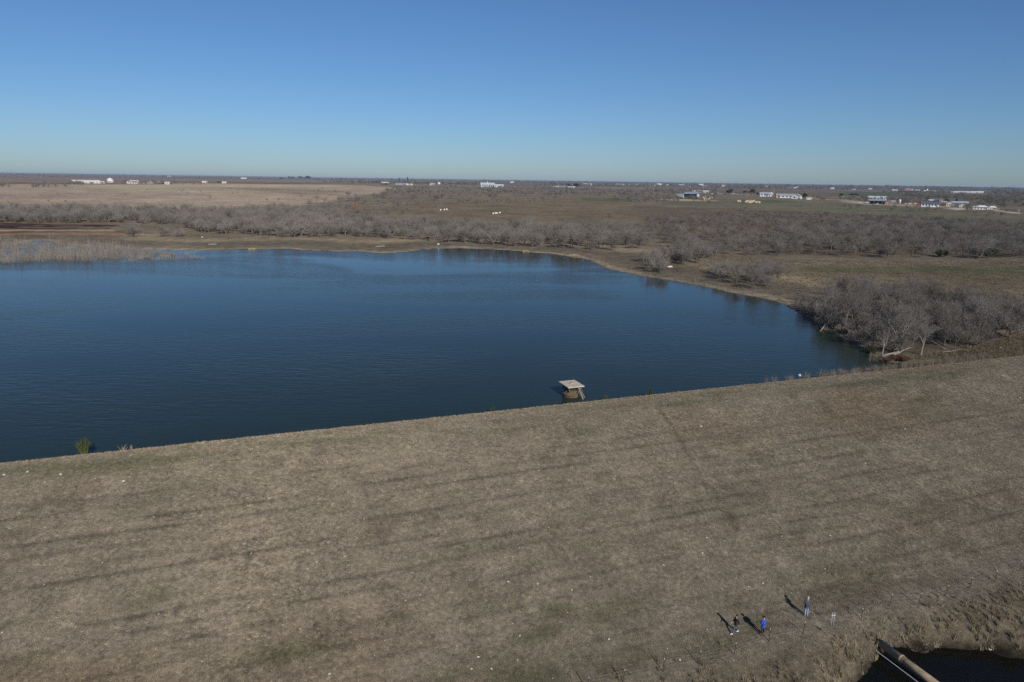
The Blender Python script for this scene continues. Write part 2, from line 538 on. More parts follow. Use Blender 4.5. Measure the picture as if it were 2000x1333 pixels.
zone([(1400, 379), (1500, 383), (1620, 392), (1640, 391), (1510, 381), (1400, 377.5)], (0.28, 0.235, 0.185), 5)
# the drawn-down shore: bleached waterline, grey mud, straw
wv = (fbm(LX / 18, LY / 18, 21, 3) - 0.5)
band = np.exp(-((lsd - 16 - wv * 10) / 11) ** 2) * (lsd > 0)
far_shore = sstep(140, 200, LY)
k = (band * 0.85 * far_shore)[:, None]
LC = LC * (1 - k) + np.array([0.12, 0.105, 0.083]) * k
k = (np.exp(-((lsd - 34 - wv * 14) / 7) ** 2) * 0.6 * far_shore)[:, None]
LC = LC * (1 - k) + np.array([0.30, 0.245, 0.165]) * k
k = (sstep(0.4, 1.0, lsd) * (1 - sstep(2.5, 5.0, lsd + wv * 6)) * (0.35 + 0.65 * far_shore))[:, None] * 0.8
LC = LC * (1 - k) + np.array([0.30, 0.26, 0.20]) * k
k = (1 - sstep(-0.2, 0.6, lsd))[:, None]
LC = LC * (1 - k) + np.array([0.05, 0.045, 0.035]) * k

na, nr = len(ang), len(rad)
I = np.arange(na * nr).reshape(na, nr)
In = np.vstack([I, I[:1]])
F = np.stack([In[:-1, :-1].ravel(), In[:-1, 1:].ravel(), In[1:, 1:].ravel(), In[1:, :-1].ravel()], 1)[:, ::-1]
me = np_mesh('ground', np.stack([LX, LY, LZ], 1), F, True)
set_tint(me, LC * 0.60)
me.materials.append(ground_mat('open_country', False))
ground = link('ground', me); tag(ground, kind='structure')

# ------------------------------------------------------------------ the earth dam
sv = np.arange(-115, 165, 0.45); dv = np.concatenate([np.arange(-12, 60, 0.42), np.arange(60, 96, 1.5)])
S_, D_ = np.meshgrid(sv, dv, indexing='ij')
Sf, Df = S_.ravel(), D_.ravel()
DX, DY = from_sd(Sf, Df)
DZ = dam_h(Sf, Df)

def px_sd(pts):
    return [to_sd(*gp(*p)[:2]) for p in pts]
trail = px_sd([(1288, 800), (1302, 818), (1320, 848), (1340, 880), (1356, 915), (1378, 948), (1400, 965), (1420, 1000), (1436, 1032)])
trail2 = px_sd([(1108, 838), (1085, 868), (1060, 895)])
wheel = px_sd([(1640, 1290), (1600, 1308), (1540, 1330)])
green_spots = [((1060, 1322), 5.5, 2.2), ((1180, 1300), 4.5, 2.0), ((1330, 1275), 5.0, 1.1), ((1400, 1262), 3.2, 0.9), ((1215, 1195), 3.6, 1.3), ((1640, 1150), 7.0, 2.6), ((1700, 1115), 6.0, 2.0),
               ((1480, 1222), 3.0, 1.0), ((960, 1310), 4.0, 1.6), ((1050, 1240), 3.0, 0.8), ((560, 1275), 3.0, 0.9), ((60, 905), 9, 1.2), ((250, 885), 10, 1.3), ((900, 1332), 5, 1.3), ((1085, 1195), 2.0, 0.8)]
green_sd = [(to_sd(*gp(*p)[:2]), a, b) for p, a, b in green_spots]

def windrow(s, d):
    n2 = fbm(s / 3.0, d / 1.6, 131, 3)
    ph = (d + (fbm(s / 30.0, d / 25.0, 171, 2) - 0.5) * 1.6) / 1.42
    kk = np.floor(ph); fr = np.abs(ph - kk - 0.5)
    inten = (0.35 + 0.65 * sstep(0.36, 0.60, fbm(s / 11.0, kk * 7.3, 181, 3))) * sstep(6, 10, d) * (1 - sstep(31, 34, d))
    return np.exp(-((fr + (n2 - .5) * .16) / 0.095) ** 2) * inten
def dam_tint(s, d):
    n1 = fbm(s / 16.0, d / 5.0, 101, 4); n2 = fbm(s / 3.0, d / 1.6, 131, 3)
    c = np.tile(np.array([0.31, 0.266, 0.205]), (len(s), 1))
    c *= (0.89 + 0.22 * n1)[:, None] * (0.91 + 0.18 * n2)[:, None]
    warm = sstep(0.5, 0.75, fbm(s / 22.0, d / 9.0, 151, 3))[:, None]
    c = c * (1 - warm * 0.5) + np.array([0.245, 0.185, 0.125]) * warm * 0.5
    c = c * (1 - 0.40 * windrow(s, d))[:, None]            # mowing windrows run along the dam
    # green strip along the crest and green patches
    g = np.exp(-((d - 3.2 + (n1 - .5) * 4) / 1.9) ** 2) * (0.10 + 0.5 * sstep(0.40, 0.68, fbm(s / 7.0, d / 2, 191, 3)))
    for (s0, d0), a, b in green_sd:
        g = np.maximum(g, (0.62 if s0 < 20 and d0 > 24 else 0.42) * np.exp(-(((s - s0) / a) ** 2 + ((d - d0) / b) ** 2) ** 1.3) * (0.35 + 0.65 * sstep(0.3, 0.6, n2)))
    g = np.maximum(g, 0.25 * sstep(0.60, 0.78, fbm(s / 6.0, d / 2.5, 201, 4)))
    g = np.clip(g, 0, 0.92)[:, None]
    c = c * (1 - g) + np.array([0.105, 0.118, 0.062]) * g
    so = (sstep(0.66, 0.80, fbm(s / 2.6, d / 1.4, 411, 4)) * 0.45)[:, None]
    c = c * (1 - so) + np.array([0.17, 0.135, 0.10]) * so
    # crest edge: bleached unmown fringe
    e = (np.exp(-((d + 0.1) / 0.55) ** 2) * 0.85)[:, None]
    c = c * (1 - e) + np.array([0.33, 0.275, 0.19]) * e
    # cattle trails
    tr = np.exp(-(line_dist(s, d, trail) / 0.28) ** 2) * 0.55 * sstep(0.25, 0.5, fbm(s / 2.5, d / 2.5, 221, 2)) \
        + np.exp(-(line_dist(s, d, trail2) / 0.3) ** 2) * 0.3 + np.exp(-(line_dist(s, d, wheel) / 0.5) ** 2) * 0.45
    tr = np.clip(tr, 0, 1)[:, None]
    c = c * (1 - tr) + np.array([0.10, 0.082, 0.058]) * tr
    # unmown straw beyond the fence, dark growth where the bank is wet
    u = (sstep(34.5, 37, d) * 0.6)[:, None]
    c = c * (1 - u) + np.array([0.27, 0.22, 0.15]) * u * (0.7 + 0.5 * n2)[:, None]
    return c
DC = dam_tint(Sf, Df)
k = (1 - sstep(-2.0, 0.5, Df))[:, None] * 0.6
DC = DC * (1 - k) + np.array([0.16, 0.13, 0.09]) * k
pd = poly_sd(DX, DY, POOL)
k = (1 - sstep(0.0, 0.8, pd))[:, None]
DC = DC * (1 - k) + np.array([0.035, 0.03, 0.022]) * k
I = np.arange(len(Sf)).reshape(S_.shape)
F = np.stack([I[:-1, :-1].ravel(), I[:-1, 1:].ravel(), I[1:, 1:].ravel(), I[1:, :-1].ravel()], 1)
me = np_mesh('earth_dam', np.stack([DX, DY, DZ], 1), F, True)
set_tint(me, DC * 0.5)  # soil tone lowered to deepen the shade between the lit blades
me.materials.append(ground_mat('mown_slope', True))
dam = link('earth_dam', me); tag(dam, kind='structure')

# ------------------------------------------------------------------ water
def water(name, poly, z, grow, mat):
    n = len(poly)
    area = sum(poly[i][0] * poly[(i + 1) % n][1] - poly[(i + 1) % n][0] * poly[i][1] for i in range(n))
    sg = 1 if area > 0 else -1
    out = []
    for i in range(n):
        a, b = Vector(poly[i - 1]), Vector(poly[(i + 1) % n])
        t = (b - a).normalized()
        out.append((poly[i][0] + sg * t.y * grow, poly[i][1] - sg * t.x * grow, z))
    me = bpy.data.meshes.new(name)
    bm = bmesh.new()
    f = bm.faces.new([bm.verts.new(p) for p in out])
    bmesh.ops.triangulate(bm, faces=[f])
    bmesh.ops.recalc_face_normals(bm, faces=bm.faces)
    if sum(f.normal.z for f in bm.faces) < 0: bmesh.ops.reverse_faces(bm, faces=bm.faces)
    bm.to_mesh(me); bm.free()
    return tag(link(name, me, None, [mat]), kind='structure')
water('lake_water', LAKE, 0.0, 3.0, water_mat('lake_water', (0.019, 0.031, 0.022), 0.065, 0.13))
water('pool_water', POOL, POOL_Z, 1.5, water_mat('pool_water', (0.006, 0.006, 0.004), 0.006, 0.04, 0.2))

# ------------------------------------------------------------------ trees
def bare_tree(seed, trunk_len=1.1, limbs=6, spread=0.9, twigs=1.0, droop=0.0, lean=0.0):
    """a leafless tree about 6 m tall: (trunk mesh data, crown mesh data)"""
    r = random.Random(seed)
    T, C = MB(), MB()
    def rv(a): return Vector((r.uniform(-a, a), r.uniform(-a, a), r.uniform(-a, a)))
    def grow(p, d, length, rad, lvl):
        nseg = (3, 4, 3, 2, 1)[lvl]
        pts, rads = [p.copy()], [rad]
        q = p.copy(); dd = d.copy()
        for i in range(nseg):
            dd = (dd + rv((0.10, 0.22, 0.28, 0.35, 0.3)[lvl]) + Vector((0, 0, (0.1, 0.10, 0.10, 0.08 - droop, -droop)[lvl]))).normalized()
            q = q + dd * (length / nseg)
            pts.append(q.copy()); rads.append(rad * (1 - (i + 1) / nseg * (0.35, 0.6, 0.7, 0.7, 0.9)[lvl]))
        if lvl <= 1: T.tube(pts, rads, 6 if lvl == 0 else 5, cap=False)
        elif lvl == 2: C.tube(pts, rads, 4, cap=False)
        else:
            for a, b, ra, rb in zip(pts[:-1], pts[1:], rads[:-1], rads[1:]):
                t = (b - a).normalized(); u = t.cross(Vector((0.3, 0.5, 0.8))).normalized(); w_ = t.cross(u)
                if lvl == 3:
                    C.add([a + u * ra, a + (w_ * .87 - u * .5) * ra, a + (-w_ * .87 - u * .5) * ra, b + u * rb, b + (w_ * .87 - u * .5) * rb, b + (-w_ * .87 - u * .5) * rb],
                          [(0, 1, 4, 3), (1, 2, 5, 4), (2, 0, 3, 5)])
                else:
                    C.add([a + u * ra, a + (w_ * .87 - u * .5) * ra, a + (-w_ * .87 - u * .5) * ra, b], [(0, 1, 3), (1, 2, 3), (2, 0, 3)])
        if lvl == 4: return
        cnt = (limbs, 5, 6, int(6 * twigs))[lvl]
        cl = (2.7, 1.65, 1.0, 0.62)[lvl]; cr = (0.085, 0.036, 0.019, 0.0135)[lvl]
        for i in range(cnt):
            t = 0.8 + 0.2 * r.random() if lvl == 0 else r.uniform(0.25, 1.0)
            k = min(int(t * nseg), nseg - 1); f = t * nseg - k
            bp = pts[k].lerp(pts[k + 1], f)
            ax = (pts[k + 1] - pts[k]).normalized()
            if lvl == 0:
                a = 2 * math.pi * (i + r.random() * .7) / cnt
                el = r.uniform(0.35, 1.15)
                nd = Vector((math.cos(a) * math.cos(el) * spread, math.sin(a) * math.cos(el) * spread, math.sin(el)))
            else:
                side = ax.cross(rv(1)).normalized()
                nd = ax * r.uniform(0.35, 0.9) + side * r.uniform(0.5, 0.9) + Vector((0, 0, 0.22 - droop))
            grow(bp, nd.normalized(), cl * r.uniform(0.65, 1.2), cr * r.uniform(0.8, 1.2), lvl + 1)
    grow(Vector((0, 0, -0.25)), Vector((lean, lean * .5, 1)).normalized(), trunk_len + 0.25, 0.16, 0)
    return T, C

def joined(t, c, mt, mc):
    m = MB(); m.add(t.v, t.f); m.add(c.v, c.f)
    me = m.mesh('tree'); me.materials.append(mt); me.materials.append(mc)
    mi = np.zeros(len(m.f), np.int32); mi[len(t.f):] = 1
    me.polygons.foreach_set('material_index', mi); me.update()
    return me

TREES = []       # (trunk mesh, crown mesh, joined mesh)
specs = [(1, 0.8, 7, 1.0, 1.0), (2, 1.2, 6, 0.9, 1.0), (3, 0.6, 8, 1.1, 1.0), (4, 1.7, 6, 0.75, 0.9), (5, 1.0, 7, 1.0, 1.1), (6, 1.4, 5, 0.9, 0.9), (7, 0.5, 9, 1.15, 1.0), (8, 2.2, 6, 0.7, 0.9)]
for sp in specs:
    t, c = bare_tree(*sp)
    tm, cm = t.mesh('trunk', True), c.mesh('crown')
    tm.materials.append(M_BARK); cm.materials.append(M_TWIG)
    TREES.append((tm, cm, joined(t, c, M_BARK, M_TWIG)))

def spread(poly, n, mind, seed, edge=0.0):
    """points inside a world polygon, kept apart from each other"""
    g = np.random.default_rng(seed)
    P = np.array(poly); lo, hi = P.min(0), P.max(0)
    got = np.zeros((0, 2)); tries = 0
    cand = g.uniform(lo, hi, (n * 60, 2))
    cand = cand[poly_sd(cand[:, 0], cand[:, 1], poly) < edge]
    out = []; cell = {}
    for x, y in cand:
        if len(out) >= n: break
        cx, cy = int(x // mind), int(y // mind)
        ok = True
        for i in (-1, 0, 1):
            for j in (-1, 0, 1):
                for q in cell.get((cx + i, cy + j), ()):
                    if (q[0] - x) ** 2 + (q[1] - y) ** 2 < mind * mind: ok = False; break
                if not ok: break
            if not ok: break
        if ok:
            out.append((x, y)); cell.setdefault((cx, cy), []).append((x, y))
    return out

# woods: (pixel outline of the ground they stand on, how many, spacing, height range, label, group)
WOODS = [
    ('clump', [(1575, 600), (1660, 580), (1760, 590), (1860, 600), (1990, 615), (2060, 640), (2010, 672), (1900, 680), (1830, 690), (1760, 694), (1715, 690), (1660, 662), (1618, 640)], 120, 2.2, (3.0, 7.8),
     'bare grey tree in the dense thicket at the right end of the dam', 'trees of the thicket by the dam'),
    ('bank', [(1556, 604), (1600, 630), (1650, 656), (1692, 680), (1706, 672), (1640, 636), (1585, 600)], 26, 1.6, (1.6, 4.0),
     'small bare tree crowding the waterline of the right bank', 'small trees crowding the right waterline'),
    ('mid', [(1238, 528), (1300, 536), (1345, 540), (1345, 510), (1290, 500), (1240, 505)], 14, 3.0, (4.2, 6.2),
     'bare grey tree by the small white debris on the right shore', 'trees beside the white debris'),
    ('mid', [(1325, 518), (1400, 520), (1400, 495), (1335, 490)], 16, 2.8, (5.5, 7.5),
     'bare dark grey tree in the tall clump above the right shore', 'trees of the tall clump above the shore'),
    ('mid', [(1395, 552), (1440, 556), (1450, 530), (1400, 528)], 7, 3.0, (4.0, 6.0),
     'bare grey tree in the left of two small clumps by the water', 'trees of the left small clump'),
    ('mid', [(1462, 568), (1505, 572), (1535, 540), (1480, 528), (1455, 545)], 13, 3.0, (4.0, 6.5),
     'bare grey tree in the right of two small clumps by the water', 'trees of the right small clump'),
    ('mid', [(1215, 487), (1262, 490), (1275, 470), (1310, 478), (1320, 500), (1375, 490), (1390, 460), (1280, 450), (1210, 462)], 40, 3.6, (4.5, 6.8),
     'bare grey tree behind the right shore between open grass', 'trees behind the right shore'),
    ('belt', [(1500, 498), (1640, 502), (1800, 506), (1960, 508), (2080, 506), (2080, 470), (1900, 452), (1720, 448), (1600, 452), (1520, 466)], 330, 4.2, (4.2, 8.2),
     'bare grey tree in the broad wood across the right field', 'trees of the broad right wood'),
    ('belt', [(400, 455), (480, 460), (560, 465), (700, 465), (760, 467), (860, 473), (960, 480), (1060, 485), (1150, 490), (1235, 490), (1230, 455), (1120, 456), (1000, 450), (880, 446), (760, 446), (640, 420), (520, 416), (400, 420)], 640, 4.3, (4.6, 8.4),
     'bare grey tree in the belt along the far shore', 'trees of the far shore belt'),
    ('belt', [(-120, 436), (120, 437), (240, 436), (330, 440), (400, 455), (400, 420), (200, 414), (-120, 418)], 380, 4.6, (4.6, 8.2),
     'bare grey tree in the belt behind the marsh on the left', 'trees behind the marsh'),
    ('mid', [(232, 464), (275, 464), (282, 452), (236, 452)], 9, 2.8, (3.6, 5.2),
     'bare grey bushy tree in the left round clump beside the marsh', 'trees of the left round clump'),
    ('mid', [(312, 465), (352, 464), (352, 454), (318, 453)], 8, 2.8, (3.6, 5.0),
     'bare grey bushy tree in the right round clump beside the marsh', 'trees of the right round clump'),
    ('far', [(560, 408), (700, 410), (800, 398), (900, 388), (1010, 385), (1120, 385), (1250, 386), (1240, 374), (1100, 369), (960, 368), (820, 368), (700, 380), (620, 392)], 620, 6.0, (5, 8), None, None),
    ('far', [(1400, 490), (1520, 470), (1700, 446), (1700, 425), (1500, 420), (1300, 430), (1240, 445), (1280, 455)], 150, 7.0, (2.0, 4.6), None, None),
    ('far', [(1250, 470), (1520, 470), (1640, 446), (2060, 452), (2060, 440), (1700, 420), (1450, 414), (1300, 424), (1225, 440)], 420, 5.0, (1.4, 3.6), None, None),
    ('far', [(1380, 500), (1520, 500), (1540, 470), (1420, 470)], 70, 4.0, (2.5, 5.0), None, None),
    ('far', [(1180, 395), (1400, 400), (1400, 384), (1200, 384)], 90, 7.0, (3, 6), None, None),
    ('far', [(560, 412), (760, 420), (900, 400), (1100, 394), (1100, 388), (800, 395), (640, 398)], 160, 6.0, (2.0, 4.5), None, None),
    ('far', [(1640, 410), (1900, 420), (2060, 432), (2060, 424), (1800, 408), (1640, 402)], 26, 9.0, (2.5, 5), None, None),
    ('far', [(1700, 448), (2080, 470), (2080, 450), (1850, 432), (1700, 425)], 120, 6.0, (3.0, 5.5), None, None),
    ('far', [(-80, 366), (60, 368), (165, 364), (150, 360), (0, 362)], 40, 8.0, (4, 8), None, None),
    ('far', [(225, 361), (300, 362), (350, 361), (340, 357), (240, 357)], 36, 7.0, (6, 10), None, None),
    ('far', [(1760, 388), (1850, 392), (1960, 400), (2060, 410), (2060, 394), (1960, 388), (1860, 383), (1770, 381)], 210, 8.0, (6, 9), None, None),
    ('far', [(1930, 386), (2080, 396), (2080, 376), (1940, 374)], 200, 12.0, (9, 14), None, None),
    ('far', [(1225, 386), (1335, 385), (1400, 378), (1400, 371), (1220, 372)], 170, 9.0, (6, 9), None, None),
    ('far', [(1375, 381), (1450, 383), (1560, 391), (1640, 395), (1640, 388), (1500, 380), (1380, 377)], 60, 8.0, (3, 6.5), None, None),
    ('far', [(1640, 392), (1760, 400), (1880, 408), (1990, 416), (1990, 408), (1800, 393), (1650, 386)], 110, 8.0, (3, 7), None, None),
    ('far', [(130, 361), (340, 362), (460, 361), (460, 357), (130, 358)], 40, 9.0, (4, 8), None, None),
    ('far', [(740, 364), (880, 366), (1000, 369), (1160, 371), (1160, 365), (900, 361), (740, 361)], 150, 9.0, (5, 9), None, None),
    ('far', [(-60, 400), (300, 402), (540, 396), (660, 374), (500, 368), (200, 374), (-60, 380)], 46, 14.0, (1.2, 2.8), None, None),
    ('far', [(1240, 400), (1320, 398), (1320, 388), (1225, 388)], 30, 9.0, (4, 6), None, None),
]
recs = []
for wi, (kind, px, n, mind, hr, label, group) in enumerate(WOODS):
    poly = gpoly(px)
    for (x, y) in spread(poly, n, mind, 300 + wi):
        recs.append([x, y, random.uniform(*hr), random.uniform(0, 6.283), random.randrange(8), label, group, kind])
# stray trees and bushes in the open pasture
for px, py, h in [(1580, 470, 4), (1455, 412, 4), (1190, 425, 5), (1265, 430, 4), (1310, 436, 4.5), (1100, 432, 3), (845, 415, 2.5), (918, 405, 2.5), (1530, 445, 4), (1230, 448, 4), (1205, 440, 3.5),
                  (630, 370, 4), (622, 374, 3.5), (655, 375, 4), (1540, 358.5 + 24, 4)]:
    p = gp(px, py); recs.append([p.x, p.y, h, random.uniform(0, 6.28), random.randrange(8), None, None, 'far'])
def single_out(items, base, place):
    """items: (index, screen x, distance, height); the ones that stand out get a label of their own"""
    lab = {}
    def put(key, rev, word):
        for it in sorted(items, key=key, reverse=rev):
            if it[0] not in lab: lab[it[0]] = '%s %s' % (word, place); return
    put(lambda t: t[3], True, 'tallest ' + base); put(lambda t: t[1], False, 'leftmost ' + base); put(lambda t: t[1], True, 'rightmost ' + base)
    put(lambda t: t[2], False, 'nearest ' + base); put(lambda t: t[3], False, 'shortest ' + base); put(lambda t: t[2], True, 'farthest ' + base)
    return lab
XY = np.array([[r_[0], r_[1]] for r_ in recs])
ZZ = ground_h(XY[:, 0], XY[:, 1])
dist = np.hypot(XY[:, 0], XY[:, 1])
# the trees that show largest become things of their own
named = [i for i in np.argsort(dist) if recs[i][5]]
named = set(named[:298])
H0 = 5.3
for gname in {recs[i][6] for i in named}:
    mem = [i for i in named if recs[i][6] == gname]
    if len(mem) < 24: continue
    q = {i: recs[i][0] / recs[i][1] for i in mem}
    cut = np.quantile(list(q.values()), (.25, .5, .75))
    for part in range(4):
        col_ = [i for i in mem if int(np.searchsorted(cut, q[i])) == part]
        md_ = np.median([dist[i] for i in col_])
        for i in col_:
            where = ('left end', 'mid left', 'mid right', 'right end')[part]
            row = 'front' if dist[i] < md_ else 'back'
            place = gname.replace('trees of the ', '').replace('trees ', '')
            recs[i][5] = 'bare tree in the %s rows, %s, %s' % (row, where, place)
            recs[i][6] = '%s rows, %s, %s' % (row, where, place)
byg = {}
for i in named: byg.setdefault(recs[i][6], []).append((i, recs[i][0] / recs[i][1], dist[i], recs[i][2]))
OWN = {}
for gname, items in byg.items():
    OWN.update(single_out(items, 'bare tree', ('in the ' if 'rows,' in gname else 'among the ') + gname))
far_i = []
for i, r_ in enumerate(recs):
    k = r_[2] / H0
    if i in named:
        o = empty('bare_tree', (r_[0], r_[1], ZZ[i]), r_[3])
        o.scale = (k * random.uniform(.85, 1.15), k * random.uniform(.85, 1.15), k)
        tag(o, OWN.get(i, r_[5]), 'tree', r_[6])
        tm, cm, _ = TREES[r_[4]]
        link('trunk', tm, o); link('crown', cm, o)
    else:
        far_i.append(i)
fw = scatter('bare_woodland', [(recs[i][0], recs[i][1], ZZ[i]) for i in far_i],
             [[recs[i][2] / H0 * random.uniform(.9, 1.3)] * 2 + [recs[i][2] / H0] for i in far_i], [recs[i][3] for i in far_i], [recs[i][4] for i in far_i], [t[2] for t in TREES])
tag(fw, 'grey mass of bare woodland spreading over the far pastures', kind='stuff')

# the rust-coloured tree and the olive-green patch in the far belt
def lone_tree(name, px, py, h, idx, crown_mat, label, wide=1.0, trunk_mat=None):
    p = gp(px, py)
    o = empty(name, p, random.uniform(0, 6.28)); k = h / H0; o.scale = (k * wide, k * wide, k)
    tag(o, label, 'tree')
    tm, cm = TREES[idx][0].copy(), TREES[idx][1].copy()
    tm.materials[0] = trunk_mat or M_BARK; cm.materials[0] = crown_mat
    link('trunk', tm, o); link('crown', cm, o)
    return o
lone_tree('bare_tree', 694, 417, 9.0, 4, M_RUST, 'rust-brown tree rising above the grey belt on the far shore', 0.9)

# bleached dead trees along the right bank
dead = [((1596, 618), 5.2, (0.30, 0.0), 'pale dead tree leaning left over the right bank, nearest the narrow shore'),
        ((1622, 640), 4.0, (0.35, 0.2), 'bleached dead tree bending right over the tangle of snags'),
        ((1604, 636), 3.2, (-0.4, -0.2), 'short bleached snag with its broken limbs hanging into the water'),
        ((1684, 678), 4.6, (-0.15, 0.0), 'slim pale dead tree standing between the water and the dark thicket'),
        ((1722, 694), 5.2, (0.05, 0.0), 'pale forked dead tree at the corner where bank meets dam'),
        ((1756, 690), 8.0, (0.02, 0.0), 'tall pale tree with spreading fork behind the fallen grey log'),
        ((1798, 694), 6.5, (0.03, 0.0), 'pale slender tree right of the fallen log'),
        ((1896, 669), 6.0, (0.0, 0.0), 'pale-trunked tree, left of a pair at the foot of the right thicket'),
        ((1905, 671), 6.4, (0.04, 0.0), 'pale-trunked tree, right of a pair at the foot of the right thicket')]
for i, (pp, h, ln, lab) in enumerate(dead):
    t, c = bare_tree(50 + i, 1.8 if h > 4.5 else 1.0, 4, 0.6, 0.35 if h < 6 else 0.8, 0.1, ln[0])
    p = gp(*pp); o = empty('dead_tree', p, ln[1]); k = h / 6.2; o.scale = (k, k, k)
    tag(o, lab, 'tree')
    tm, cm = t.mesh('trunk', True), c.mesh('crown'); tm.materials.append(M_DEAD); cm.materials.append(M_DEAD if h < 6 else M_TWIG)
    link('trunk', tm, o); link('crown', cm, o)

def log(px, py, px2, py2, r, lab, lift=0.15, lift2=0.15, mat=None, branches=3):
    a, b = gp(px, py), gp(px2, py2)
    a.z += lift; b.z += lift2
    o = empty('fallen_log', a)
    tag(o, lab, 'log')
    L = b - a
    pts = [L * t + Vector((0, 0, math.sin(t * 9) * .06)) for t in (0, .2, .4, .6, .8, 1)]
    MB().tube(pts, [r, r * .95, r * .85, r * .7, r * .5, r * .25], 7).obj('trunk', mat or M_DEAD, o, True)
    for j in range(branches):
        t = .35 + .55 * random.random(); q = L * t
        e = q + Vector((random.uniform(-1, 1), random.uniform(-1, 1), random.uniform(.2, .9))) * random.uniform(.5, 1.1)
        MB().tube([q, q.lerp(e, .5) + Vector((0, 0, .1)), e], [r * .4, r * .28, r * .1], 5).obj('branch', mat or M_DEAD, o)
    return o
log(1722, 700, 1782, 688, .16, 'long grey fallen log lying across the brush at the dam corner', .3, .9, branches=5)
log(1742, 697, 1766, 690, .10, 'thin grey limb crossing under the long fallen log', .2, .5, branches=2)
log(1738, 687, 1766, 685, .12, 'bleached driftwood bough behind the long fallen log', .3, .5, branches=3)
log(1845, 684, 1812, 676, .14, 'dark leaning log at the edge of the thicket by the dam', .15, 1.2, M_BARK, 3)
log(1840, 690, 1880, 683, .09, 'thin pale pole lying on grass right of the thicket edge', .1, .1, branches=1)
log(1586, 612, 1572, 622, .10, 'pale snag lying half in the water by the narrow bank', .3, .0, branches=4)
log(1612, 640, 1600, 650, .12, 'bleached snag dipping into the lake below the dead trees', .8, -.1, branches=5)
log(1520, 586, 1540, 592, .10, 'pale drift log on the tan spit of the right bank', .15, .15, branches=1)
log(1965, 642, 1990, 650, .12, 'grey brushy log on the grass slope at the right edge', .2, .3, M_BARK, 5)

# ------------------------------------------------------------------ evergreens
def ever_proto(seed, conical):
    g = random.Random(seed); m = MB()
    for k in range(16):
        if conical:
            zc = g.uniform(.15, .95); rr_ = (1 - zc) * .42 + .06
        else:
            zc = g.uniform(.28, .85); rr_ = .42 * math.sqrt(max(0, 1 - ((zc - .55) / .42) ** 2)) + .05
        a = g.uniform(0, 6.28); q = rr_ * math.sqrt(g.random())
        cx, cy = q * math.cos(a), q * math.sin(a); cr = g.uniform(.10, .19)
        for j in range(46):
            v = Vector((g.gauss(0, 1), g.gauss(0, 1), g.gauss(0, 1))).normalized() * cr * g.uniform(.6, 1.05)
            p = Vector((cx, cy, zc)) + v * Vector((1, 1, .8)).length / 1.7
            u = Vector((g.gauss(0, 1), g.gauss(0, 1), g.gauss(0, 1))).normalized() * .10
            w_ = Vector((g.gauss(0, 1), g.gauss(0, 1), g.gauss(0, 1))).normalized() * .10
            m.add([p - u, p + u, p + w_], [(0, 1, 2)])
    t = MB().tube([(0, 0, -.03), (.01, 0, .3), (0, .01, .7)], [.035, .028, .012], 6)
    tm, cm = t.mesh('trunk', True), m.mesh('crown'); tm.materials.append(M_BARK); cm.materials.append(M_EVER)
    return tm, cm
EVER = [ever_proto(s, s > 3) for s in range(1, 6)]
def evergreen(px, py, wpx, hpx, lab, idx, group=None):
    p = gp(px, py); D = depth(p)
    o = empty('evergreen_tree', p, random.uniform(0, 6.28))
    w_, h = wpx * D / FPX, hpx * D / FPX
    o.scale = (w_ / .98, w_ / .98, h)
    tag(o, lab, 'tree', group)
    link('trunk', EVER[idx][0], o); link('crown', EVER[idx][1], o)
    return o
for a in [(1424, 379, 13, 11, 'round dark evergreen standing alone right of the long white trailer', 0), (1455, 379, 10, 6, 'small low dark evergreen left of the tallest evergreen', 1),
          (1469, 380, 12, 11, 'tallest dark evergreen left of the white farmhouse', 2), (1479, 382, 6, 7, 'narrow dark evergreen, left of a pair beside the white farmhouse', 3), (1486, 382, 6, 7, 'narrow dark evergreen, right of a pair beside the white farmhouse', 4),
          (1543, 387, 7, 8, 'dark evergreen in front of the red-ended white barn', 1), (1567, 388, 15, 12, 'large dark evergreen right of the white gabled barn', 0),
          (1642, 385, 9, 7, 'small dark evergreen, left of two on the pale track', 2), (1668, 385, 16, 7, 'wide low dark evergreen, right of two on the pale track', 1),
          (1715, 390, 9, 7, 'dark round evergreen rising behind the house with the long dark porch', 0), (1809, 395, 10, 8, 'dark reddish-green evergreen behind the dark-roofed white house', 2),
          (1849, 396, 8, 7, 'dark evergreen just left of the beige gabled house', 1), (1118, 366, 24, 8, 'broad dark evergreen beside the low white buildings on the far rise', 0),
          (1085, 363, 22, 5, 'flat dark evergreen behind the low white buildings on the far rise', 1), (569, 350, 11, 6, 'dark evergreen on the left horizon, middle of three clumps', 0), (587, 350, 9, 5.5, 'dark evergreen on the horizon, left half of the widest clump', 1),
          (600, 350.5, 15, 6.5, 'dark evergreen on the horizon, right half of the widest clump', 2), (550, 351, 8, 4, 'smallest dark evergreen on the left horizon', 1), (1868, 394, 6, 6, 'dark evergreen behind the long blue-grey roof', 3),
          (780, 356, 5, 8, 'pointed dark evergreen, left of two on the central horizon', 3), (796, 356, 5, 9, 'pointed dark evergreen, right of two on the central horizon', 4)]:
    evergreen(*a)
for o_ in (evergreen(1838, 503, 20, 17, 'olive-green shrubby tree among bare trees of the right wood', 0),
           evergreen(1930, 505, 26, 20, 'wide olive-brown evergreen at the right end of the broad wood', 1)):
    o_.children[1].data = o_.children[1].data.copy(); o_.children[1].data.materials[0] = M_OLIVE

